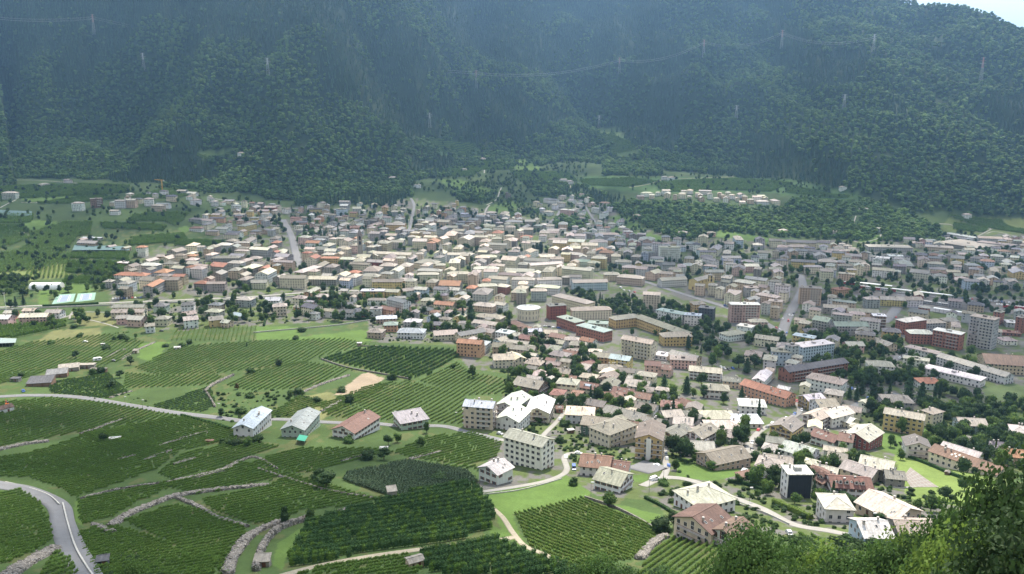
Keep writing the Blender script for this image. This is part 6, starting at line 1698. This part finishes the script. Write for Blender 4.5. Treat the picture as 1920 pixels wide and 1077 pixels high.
HT = '''883,600,20,cedar,1.0 868,603,16,fir,1.1 830,606,13,fir,1.2 886,708,10,mid,1.1 655,757,6,shrub,1.0 567,622,6,shrub,1.3 555,637,4.5,shrub,1.4 523,686,5,shrub,1.1 535,986,8,dark,.8 580,978,6,mid,.8 612,916,9,dark,1.5 597,905,7,dark,1.3
1140,950,8,mid,1.2 1238,998,6,shrub,1.3 1262,990,7,dark,.9 1268,882,7,mid,.9 1302,868,5,mid,1.0 1315,866,4,mid,1.0 1336,882,6,mid,1.4 1245,910,4,bush,1.2 1260,935,5,mid,1.2
1245,732,13,cedar,.9 1287,738,14,cedar,1.0 1315,725,12,dark,1.1 1422,785,14,fir,.8 1390,752,11,cedar,.9 1357,757,9,dark,1.1 1320,745,10,dark,1.2 1300,745,7,light,1.0 1395,835,9,mid,1.1 1450,835,9,light,1.1 1448,870,6,mid,1.2
1084,707,8,dark,1.0 1090,672,8,fir,.7 1008,792,5,bush,1.3 1105,680,8,mid,.9 1185,630,8,mid,1.1 1335,690,14,mid,1.0 1345,675,13,light,1.0 1290,655,14,cedar,.8 1300,640,13,fir,1.0 1400,700,14,cedar,1.0 1385,690,13,dark,1.2 1415,690,13,dark,1.2 1360,665,12,dark,1.2
1636,752,20,cedar,.7 1615,742,14,cedar,.8 1650,748,12,mid,.8 1667,748,14,fir,1.0 1702,752,21,cedar,.8 1726,758,18,cedar,.9 1752,752,15,column,1.0 1761,750,15,column,1.0 1592,748,10,cedar,.9 1605,752,12,cedar,.8 1660,770,10,dark,1.1 1686,770,9,mid,1.1
1584,678,13,dark,1.2 1608,678,12,mid,1.2 1635,672,10,dark,1.2 1650,668,12,dark,1.1 1690,672,10,dark,.9 1750,680,8,dark,1.3 1820,668,12,mid,1.1 1855,685,7,dark,1.1
1000,478,17,column,2.0 1007,477,19,column,2.0 1014,476,20,column,2.0 1112,507,12,dark,1.1 1120,508,12,dark,1.1 1145,507,11,dark,1.1 1153,507,11,dark,1.1 1190,503,11,dark,1.0 1200,503,12,dark,1.0 1210,503,11,dark,1.0
128,549,11,mid,1.3 112,548,9,dark,1.0 184,594,9,mid,1.0 30,575,11,fir,1.3 45,572,12,fir,1.3 20,578,10,dark,1.2 510,518,16,cedar,.8 541,483,12,fir,1.1 437,575,15,cedar,.8 226,562,13,dark,1.0 648,560,8,dark,1.1 528,518,9,mid,1.0 545,515,9,mid,1.0 655,508,9,light,1.0 680,490,8,light,1.0 832,535,8,fir,1.2 820,480,8,dark,1.2
1865,480,9,mid,1 1337,465,11,fir,1.1 1383,497,12,fir,1.2 1410,475,9,dark,1.1 1604,488,8,mid,1 1600,503,9,mid,1 1485,492,9,mid,1.1
1592,885,9,column,1.3 1603,882,8,column,1.2 1510,855,6,light,1.3 1525,862,7,mid,1.3 1555,868,6,mid,1.4 1600,860,6,light,1.2 1578,850,7,mid,1.2 1670,838,8,mid,1.1 1688,862,7,mid,1.0 1680,905,4,bush,1 1808,920,8,mid,1.1 1745,960,9,mid,1.1 1770,940,8,dark,1.1 1720,955,6,mid,1.1
1490,945,6,mid,1.2 1552,935,5,shrub,1 1450,905,7,mid,1.1 1430,915,6,mid,1.2 1440,890,6,dark,1.1 1475,812,7,light,1 1465,860,8,light,1.1 1420,935,5,mid,1.1 1690,815,12,mid,.9 1680,800,13,light,.8 1672,795,9,rust,.9 1790,830,10,mid,1.1 1775,850,7,mid,1.2 1840,815,8,mid,1.1 1860,800,8,dark,1.2 1800,790,8,mid,1.2 1830,780,9,dark,1.1 1780,775,9,mid,1.2 1760,790,8,light,1.1
142,672,7,dark,1.2 245,684,7,dark,1.4 225,708,6,dark,1.5 210,728,6,dark,1.5 190,700,5,shrub,1.2 175,702,5,bush,1.2 40,708,4,shrub,1.2 415,782,6,dark,1.1 470,700,5,bush,1.3 728,835,6,dark,1.3 745,830,6,mid,1.2 720,862,7,dark,1.4 690,862,5,shrub,1.5 800,812,7,mid,1.0 790,838,6,mid,1.2 820,900,5,shrub,1.6 655,830,5,bush,1.1
195,828,5,dark,1.5 445,835,5,shrub,1.4 465,838,6,mid,1.3 420,832,4,bush,1.6 480,830,5,shrub,1.3 560,740,5,bush,1.4 545,748,6,mid,1.0 595,755,4,shrub,1.4 640,735,4,bush,1.6 450,775,5,bush,1.5 470,745,4,bush,1.5 445,730,5,rust,1.3
200,655,5,shrub,1.5 240,640,5,mid,1.3 255,635,5,mid,1.3 230,636,5,bush,1.4 215,640,5,mid,1.2 150,632,4,bush,1.5 140,615,4,bush,1.8 95,645,4,bush,1.6 355,645,4,shrub,1.5 340,650,4,bush,1.6 310,650,3.5,shrub,1.8 463,650,4,fir,1.2 735,712,6,bush,1.1 770,712,5,mid,1.2 850,690,4,bush,1.2
1075,910,4,bush,1.1 1062,800,5,bush,1.1 1035,845,5,dark,1.0 1050,830,4,bush,1.2 905,800,4,shrub,1.3 880,795,3,shrub,1.2'''
for tk in HT.split():
    f = tk.split(','); tree(float(f[0]), float(f[1]), float(f[2]), f[3], float(f[4]))
NH = len(TREES)
def tfill(px, n, kinds, hh, single=True, tries=12, rr=2.0, out=None):
    W = wpoly(px); A = np.array(W); lo, hi = A.min(0), A.max(0); k = 0
    for _ in range(n*tries):
        if k >= n: break
        x, y = rnd.uniform(lo[0], hi[0]), rnd.uniform(lo[1], hi[1])
        if not inpoly(np.array([x]), np.array([y]), W)[0] or not gfree(x, y, rr): continue
        h_ = rnd.uniform(*hh); kd = pick(kinds); k += 1
        if single and len(TREES) < 298: tree(0, 0, h_, kd, rnd.uniform(.8, 1.3), world=(x, y, g(x, y)))
        else: out.append((x, y, h_, kd)); gadd(x, y, 1.6)
MASS = []
KM = 'mid:5 dark:5 light:3 fir:2'
tfill('940,700 1080,660 1260,760 1400,800 1500,860 1640,900 1560,960 1400,900 1250,850 1100,800 960,770', 24, 'bush:6 mid:5 shrub:3 light:2 fir:1', (3, 7))
tfill('1560,700 1760,690 1900,770 1900,880 1760,840 1660,800', 16, KM, (7, 13))
# avenue and park
for i in range(24):
    t_ = i/23; x_ = 1062+(1352-1062)*t_; y_ = 549+(655-549)*t_; tree(x_, y_+3, 10, 'dark', 1.05) if gfree(*at(x_, y_+3)[:2], 0) or True else 0
tfill('880,640 1060,640 1060,760 980,700', 6, KM, (5, 9))
left = max(0, 298-len(TREES))
tfill('560,548 880,560 1000,600 960,640 700,600 560,600', min(left, 12), KM, (5, 10))
tfill('1480,590 1660,600 1700,650 1560,680 1480,640', 14, KM, (7, 11), out=MASS)
for q, nn in (('560,545 900,560 1000,620 960,680 860,640 700,610 560,600', 170), ('940,640 1080,640 1280,760 1480,840 1640,880 1600,960 1440,930 1250,850 1100,810 960,780', 240), ('1300,620 1480,620 1700,650 1900,700 1900,760 1640,740 1460,690', 190), ('1560,690 1940,760 1940,900 1800,860 1640,790', 170),
              ('1080,550 1260,575 1460,650 1440,690 1300,660 1100,575', 200), ('1460,470 1920,470 1920,600 1640,580 1460,560', 420), ('1140,460 1460,460 1460,540 1140,520', 180), ('240,500 480,450 640,450 700,540 480,556 240,565', 130), ('380,400 560,390 780,385 1000,400 1180,440 1000,440 700,440 540,440', 330),
              ('240,575 480,565 700,560 690,600 480,605 240,620', 120), ('700,450 1100,450 1000,560 700,540', 120), ('0,600 120,590 230,580 230,600 120,615 0,620', 14), ('1660,780 1900,770 1920,900 1760,900', 60)):
    tfill(q, nn, 'mid:4 dark:8 light:2 fir:1', (5, 11), single=False, rr=1.2, out=MASS)
# left and upper fields: hedgerows and copses
for q, nn in (('0,345 300,350 540,385 380,405 240,390 0,385', 150), ('0,385 240,395 400,410 330,455 240,500 0,480', 120), ('0,480 130,480 230,500 200,560 0,560', 70), ('160,500 230,500 230,545 180,545', 30), ('0,520 60,520 60,560 0,560', 30),
              ('820,350 1000,330 1100,370 1000,390 850,380', 260), ('1040,385 1180,380 1240,440 1120,440', 80), ('1180,330 1500,330 1600,380 1440,370 1180,360', 160), ('700,350 900,300 1100,300 1100,340 800,360', 340), ('940,385 1040,370 1030,400 940,400', 30), ('1500,430 1800,440 1900,450 1700,470 1560,465', 90)):
    tfill(q, nn, 'mid:5 dark:5 light:2', (5, 10), single=False, rr=2.5, out=MASS)
SM = [src(me) for k in ('mid', 'light', 'dark', 'fir') for me in [CRW[k][0]]]
for i, o in enumerate(SM): o.name = 'mass_%d' % i
NM_ = scatter_group('tree_scatter', SM)
SHR = []
for q, nn in (('940,680 1080,650 1260,750 1400,790 1500,850 1640,890 1700,930 1640,990 1400,1000 1290,960 1180,900 1060,860 960,830', 900), ('690,600 860,600 940,640 960,690 860,645 700,640', 120), ('1560,760 1900,770 1900,880 1700,850', 200), ('240,570 480,565 690,560 690,600 480,610 240,620', 160), ('1480,600 1700,650 1900,700 1900,760 1640,740 1480,690', 200)):
    tfill(q, nn, 'mid:1', (1, 2.4), single=False, rr=.6, out=SHR); n = len(MASS); ki = {'mid': 0, 'light': 1, 'dark': 2, 'fir': 3}
rot = np.zeros((n, 3)); rot[:, 2] = nrg.uniform(0, 6.28, n); ss = np.array([[m_[2]/9.8*1.15]*3 for m_ in MASS])
scatter('garden_trees', NM_, [(m_[0], m_[1], g(m_[0], m_[1])-.4) for m_ in MASS], rot, ss, [ki.get(m_[3], 0) for m_ in MASS])
BS = [src(me) for me in CRW['bush']+CRW['shrub']]
for i, o in enumerate(BS): o.name = 'under_%d' % i
NB = scatter_group('undergrowth_scatter', BS)
n = len(SHR); rot = np.zeros((n, 3)); rot[:, 2] = nrg.uniform(0, 6.28, n); sw_ = np.array([m_[2]/3.6 for m_ in SHR]); scatter('garden_shrubs', NB, [(m_[0], m_[1], g(m_[0], m_[1])-.15) for m_ in SHR], rot, np.stack([sw_*nrg.uniform(.8, 2, n), sw_, sw_], 1), nrg.integers(0, 5, n))
# hedges
def hedge(px, w_, h_, label, m='hedge'):
    c = np.array(catmull([at(*q)[:2] for q in PL(px)], .55)); n = len(c)*max(6, int(w_*h_*7)); i = nrg.integers(0, len(c), n); ang = nrg.uniform(0, pi, n)
    d = np.gradient(c, axis=0); d /= np.linalg.norm(d, axis=1)[:, None]+1e-9; nn = np.stack([-d[:, 1], d[:, 0]], 1)[i]
    u = np.clip(np.cos(ang)*1.3, -1, 1)*w_/2; zz = np.clip(np.sin(ang)*1.4, .1, 1)*h_*nrg.uniform(.75, 1.02, n); P = c[i]+nn*u[:, None]+nrg.normal(0, .15, (n, 2))
    C = np.c_[P, zg(P[:, 0], P[:, 1])+zz]; N_ = np.c_[nn*np.cos(ang)[:, None], np.sin(ang)]; V, F = cards(C, N_, .42, nrg, .4)
    V2 = []; 
    for q, (uu, z2) in enumerate(((-.42, -.2), (-.42, .85), (.42, .85), (.42, -.2))):
        p_ = c+np.stack([-d[:, 1], d[:, 0]], 1)*w_*uu; V2.append(np.c_[p_, zg(p_[:, 0], p_[:, 1])+h_*z2])
    V2 = np.stack(V2, 1).reshape(-1, 3); F2 = np.array([(k*4+j, k*4+j+1, k*4+j+5, k*4+j+4) for k in range(len(c)-1) for j in range(3)])
    tag(link('hedge', mesh_cards('hedge', [(V, F, 0), (V2, F2, 0)], [ML[m]])), label, 'hedge')
hedge('1450,945 1480,957 1520,975', 2, 2.6, 'bright clipped hedge between the dark-clad house and the road', 'vinel'); hedge('1568,925 1600,945 1640,970 1655,980', 2.8, 3, 'tall dark hedge behind the hipped-roof villa')
hedge('1696,855 1740,872 1790,893 1832,906', 1.6, 1.8, 'long dark hedge across the lawn behind the terrace of row houses'); hedge('1120,745 1145,733 1160,725', 2, 2, 'bright hedge beside the gardens in the middle of the houses', 'vinel')
hedge('80,575 140,573 185,570', 1.6, 2.2, 'dark hedge below the tennis courts'); hedge('1150,960 1150,960 1151,961', .5, .5, 'x') if False else None
hedge('1210,935 1240,950 1275,972', 1.6, 1.4, 'low garden hedge along the vegetable beds'); hedge('1365,905 1400,910 1440,925', 2.4, 2, 'leafy pergola hedge right of the square villa'); hedge('1492,850 1530,862 1570,880', 4, 3, 'pale leafy thicket between the white house and red-brown roofs', 'kiwi')
hedge('340,780 400,795 430,805', 1.5, 1.5, 'vine hedge along the road bend above the chalets')
hedge('495,612 500,585 488,570', 1.6, 2.4, 'dark hedge beside the cream villa on the left'); hedge('650,600 700,600 715,596', 1.6, 2.6, 'dark hedge in front of the red house')
# foreground trees on the slope under the viewpoint
BIG = [broad_crown('crown', 300+i, 15000, .30, [ML['mid'] if i != 1 else ML['light'], ML['light'] if i != 2 else ML['dark']], nb=26, h=9, r=4.8, z0=2.0, core=.5, corelod=1) for i in range(3)]
BIGD = [broad_crown('crown', 310+i, 15000, .30, [ML['dark'], ML['mid']], nb=26, h=9, r=4.8, z0=2.0, core=.5) for i in range(2)]
def near_tree(px, pytop, D, cw, dark, label, i):
    d = ray(px, pytop); k = D/hypot(d[0], d[1]); x, y, zt = d[0]*k, d[1]*k, CAMZ+d[2]*k; z = g(x, y); h_ = max(3, zt-z)
    t = empty('broadleaf_tree', (x, y, z), i*1.3); sz = h_/11.6; sx = cw/4.8; t.scale = (sx, sx, sz)
    link('crown', (BIGD if dark else BIG)[i % (2 if dark else 3)], t); link('trunk', TRK, t)
    tag(t, label, 'tree', 'trees on the slope below the viewpoint'); FG.append(t)
FG = []
for i, a in enumerate(((1905, 872, 62, 5.2, 1, 'tallest dark tree filling the lower right corner'), (1840, 935, 66, 4.6, 1, 'dark tree left of the tallest corner tree'), (1930, 985, 50, 5, 1, 'dark tree at the very bottom of the right corner'), (1770, 985, 80, 4.6, 1, 'dark tree before the stone-roofed shed at the slope foot'), (1850, 1010, 58, 4.5, 0, 'green tree below the dark corner trees'),
                       (1690, 1025, 90, 5, 0, 'yellow-green tree before the bluish white roof'), (1755, 1045, 70, 4.5, 0, 'bright green tree low in the right corner'), (1640, 1050, 85, 5, 0, 'light green tree on the slope under the road'),
                       (1430, 990, 92, 6.0, 0, 'wide sunlit tree in front of the brown-roofed houses'), (1500, 1022, 96, 5.4, 0, 'leafy tree right of the wide sunlit tree'), (1570, 1050, 92, 5, 1, 'darker tree between the sunlit trees'), (1370, 1045, 105, 4.6, 0, 'tree at the corner of the steep sunlit vineyard'),
                       (1135, 1046, 125, 6, 0, 'dull green tree top below the sunlit vineyard'), (1180, 1062, 120, 5, 1, 'dark tree top right of the dull green one'), (1080, 1066, 125, 4, 0, 'small tree top left of the dull green one'), (1395, 1020, 88, 5.5, 0, 'bright tree left of the wide sunlit tree'), (1540, 1030, 84, 5.6, 0, 'sunlit tree above the darker slope tree'), (1600, 1045, 76, 5, 0, 'green tree before the low road verge'), (1480, 1055, 70, 5, 0, 'lowest leafy tree under the wide sunlit tree'), (1720, 1000, 84, 5, 0, 'pale green tree below the stone-roofed shed'), (1660, 1020, 80, 4.6, 0, 'round green tree under the bluish white roof'), (1820, 960, 72, 5, 0, 'green tree left of the dark corner trees'), (1790, 1030, 60, 4.6, 0, 'bright tree beneath the dark trees of the corner'), (1260, 1072, 115, 5, 0, 'tree top at the lower edge of the steep vineyard'), (240, 1058, 130, 4, 0, 'small bush-like tree beside the roadside shelter'))):
    near_tree(*a, i)
def under(px, n, s0, s1, name='undergrowth'):
    W = wpoly(px); A = np.array(W); lo, hi = A.min(0), A.max(0); X = nrg.uniform(lo[0], hi[0], n*5); Y = nrg.uniform(lo[1], hi[1], n*5); m = inpoly(X, Y, W); X, Y = X[m][:n], Y[m][:n]; k = len(X)
    rot = np.zeros((k, 3)); rot[:, 2] = nrg.uniform(0, 6, k); s = nrg.uniform(s0, s1, k); scatter(name, NB, np.stack([X, Y, zg(X, Y)-.3], 1), rot, np.stack([s, s, s*.8], 1), nrg.integers(0, 5, k))
under('1360,1030 1480,1010 1620,1015 1700,985 1800,960 1990,930 2100,1150 1300,1150', 700, .35, 1.1)
under('1700,915 1800,930 1860,940 1900,980 1700,990', 60, .4, .9); under('180,1035 260,1040 320,1085 180,1085', 60, .3, .6); under('400,740 560,730 600,760 480,800 420,790', 110, .3, .8, 'scrub')
under('150,745 240,735 360,760 300,770 160,748', 14, .2, .5, 'scrub'); under('1060,1070 1260,1070 1260,1110 1060,1110', 60, .4, 1.0)

# ------------------------------------------------------------------ labels
ORD = ['', 'second ', 'third ', 'fourth ', 'fifth ', 'sixth ', 'seventh ', 'eighth ', 'ninth ', 'tenth ']+[f'{k}th ' for k in range(11, 90)]
NUM = ['one', 'one', 'two', 'three', 'four', 'five', 'six', 'seven', 'eight', 'nine', 'ten']
LM += [('avenue end park', 1400, 690), ('poplar trio', 1007, 476), ('big cedar', 883, 595), ('hotel block', 1148, 815), ('ochre balcony block', 1220, 830), ('big white block', 990, 850), ('square stone-roofed villa', 1322, 925), ('dark-clad house', 1490, 900),
       ('salmon field block', 881, 648), ('vineyard corner block', 900, 770), ('ochre school', 1240, 605), ('copper-roofed school', 1085, 610), ('bright red block', 1042, 590), ('sandy apartment block', 1195, 650), ('pink balcony block', 1395, 585), ('grey tower', 1845, 620), ('large brick apartments', 1778, 630), ('long brick building', 1525, 695),
       ('hospital', 1500, 660), ('white school wing', 1830, 680), ('sports hall', 1880, 685), ('mustard apartments', 1695, 780), ('station building', 1673, 560), ('two tall slabs', 1250, 470), ('stone-built office', 1185, 520), ('white palace', 912, 500), ('yellow row', 725, 530), ('tall white mast', 767, 440), ('hillside ruin', 953, 372),
       ('yellow crane', 305, 355), ('lone white block', 18, 365), ('caravan', 183, 677), ('row terrace', 1815, 870), ('salmon roadside house', 1440, 730), ('factory', 1815, 458), ('knoll village', 1320, 370), ('far left meadow house', 367, 430), ('railway wall', 1650, 482), ('wooded knoll', 1450, 430), ('ploughed plot', 680, 720), ('bright meadow', 640, 625), ('white shed', 1800, 440), ('brown-roofed chalet', 670, 800), ('car park', 1860, 570), ('clubhouse', 30, 575)]
used = {}
def rel(px, py, h=False):
    best = min(LM, key=lambda l: (l[1]-px)**2+((l[2]-py)*1.6)**2); dx, dy = px-best[1], (py-best[2])*1.6
    if abs(dx) > abs(dy): r_ = 'right of' if dx > 0 else 'left of'
    else: r_ = 'in front of' if dy > 0 else 'behind'
    return r_, best[0], hypot(dx, dy)
items = []
for b in KEEP:
    b['cy'] = b['py']+5
    if b.get('label'):
        tag(b['root'], b['label'], 'apartment building' if b['h'] >= 12 else 'house', 'apartment blocks in the town' if b['h'] >= 12 else 'houses of the town'); used[b['label']] = 1; continue
    r_, lm, dist = rel(b['px'], b['cy']); kd = 'block' if b['h'] >= 12 else ('house' if b['h'] > 4.2 else 'shed')
    form = {'G': 'gabled', 'H': 'hipped', 'F': 'flat', 'M': 'sloping'}[b['kind']]; st = NUM[min(10, max(1, round(b['h']/3.05)))]
    a = f"{WN.get(b['wall'], b['wall'])} {st}-storey {kd} with {RN[b['roof']]} {form} roof"; items.append((a, r_, lm, dist, b['root'], 'apartment building' if b['h'] >= 12 else 'house', 'apartment blocks in the town' if b['h'] >= 12 else 'houses of the town'))
for t in TREES:
    h_ = t['h']; sz = 'small ' if h_ < 6 else ('tall ' if h_ > 12 else ''); r_, lm, dist = rel(t['px'], t['py'])
    if t['label']: tag(t['o'], t['label'], 'tree'); continue
    items.append((sz+t['ct'], r_, lm, dist, t['o'], 'bush' if t['kind'] in ('bush', 'shrub') else 'tree', 'bushes in gardens and fields' if t['kind'] in ('bush', 'shrub') else 'trees of gardens, streets and fields'))
for cn, px, py, t in globals().get('CARS', []):
    r_, lm, dist = rel(px, py); items.append((f'{cn} car standing by the roadside', r_, lm, dist, t, 'car', 'cars along the streets'))
items.sort(key=lambda i: i[3])
for a, r_, lm, dist, o, ct, gp in items:
    k = (a, r_, lm); n_ = used.get(k, 0); used[k] = n_+1
    tag(o, f"{a}, {ORD[n_]}{r_} the {lm}", ct, gp)
# ------------------------------------------------------------------ haze
hz = bpy.data.materials.new('haze'); hz.use_nodes = True; N = hz.node_tree; N.nodes.remove(N.nodes['Principled BSDF']); pv = N.nodes.new('ShaderNodeVolumePrincipled')
pv.inputs['Color'].default_value = (.30, .57, 1, 1); pv.inputs['Density'].default_value = HAZE_DENSITY; pv.inputs['Anisotropy'].default_value = .6
N.links.new(pv.outputs[0], N.nodes['Material Output'].inputs['Volume'])
m = MB(); m.box(-15000, 15000, -5200, 17000, -12, 1750); hzo = m.build('haze', hz); tag(hzo, kind='stuff')
# ------------------------------------------------------------------ clouds whose shade lies on the mountain and the vineyards
CLZ = 2100.0
def cloudmat(name, thru=.3):
    m = bpy.data.materials.new(name); m.use_nodes = True; N = m.node_tree; L = N.links; b = N.nodes['Principled BSDF']; b.inputs['Base Color'].default_value = (.85, .86, .88, 1); b.inputs['Roughness'].default_value = 1
    t = N.nodes.new('ShaderNodeBsdfTransparent'); x = N.nodes.new('ShaderNodeMixShader'); x.inputs[0].default_value = thru; L.new(b.outputs[0], x.inputs[1]); L.new(t.outputs[0], x.inputs[2]); L.new(x.outputs[0], N.nodes['Material Output'].inputs[0])
    return m
CM = cloudmat('cloud_body', .74); CLV, CLF = ico(2)
CMT = cloudmat('cloud_thin', .84)
def cloud(px, label, thick=60, step=70, cover=1.0, m=None):
    W = []
    for q in PL(px):
        p_ = at(*q); k = (CLZ-p_[2])/SUNV[2]; W.append((p_[0]+SUNV[0]*k, p_[1]+SUNV[1]*k))
    A = np.array(W); lo, hi = A.min(0), A.max(0); vs = []; fs = []; k = 0
    for X in np.arange(lo[0], hi[0], step):
        for Y in np.arange(lo[1], hi[1], step):
            x, y = X+rnd.uniform(-.4, .4)*step, Y+rnd.uniform(-.4, .4)*step
            if not inpoly(np.array([x]), np.array([y]), W)[0] or rnd.random() > cover: continue
            r_ = step*rnd.uniform(.6, 1.0); v = CLV*np.array([r_, r_, r_*.55])*(1+.18*(fbm(CLV[:, 0]*3+x, CLV[:, 1]*3+y+CLV[:, 2]*2, 3, 5)[:, None]-.5))+np.array([x, y, CLZ+rnd.uniform(-.3, .8)*thick]); vs.append(v); fs.append(CLF+k); k += len(v)
    if not vs: return
    o = link('cloud', np_mesh('cloud', np.concatenate(vs), np.concatenate(fs), m or CM)); tag(o, kind='stuff')
    print('cloud', k)
cloud('-400,-300 1400,-300 1500,60 1640,120 1740,260 1850,360 2200,380 2200,435 1700,445 1500,425 1445,384 1440,366 1190,358 1170,372 1200,392 1300,440 1000,425 640,440 560,455 420,455 300,440 120,440 -400,455', 'cloud', step=75, cover=1, m=CMT)
cloud('-400,760 60,752 330,785 460,800 560,838 700,846 760,850 880,835 935,870 905,905 950,985 1000,1035 1040,1110 -400,1200', 'cloud', step=34)
cloud('1100,450 1300,450 1700,455 2300,440 2300,760 1900,765 1740,790 1600,750 1480,715 1330,700 1240,640 1200,590 1110,545 1120,500', 'cloud', step=75, cover=.9)
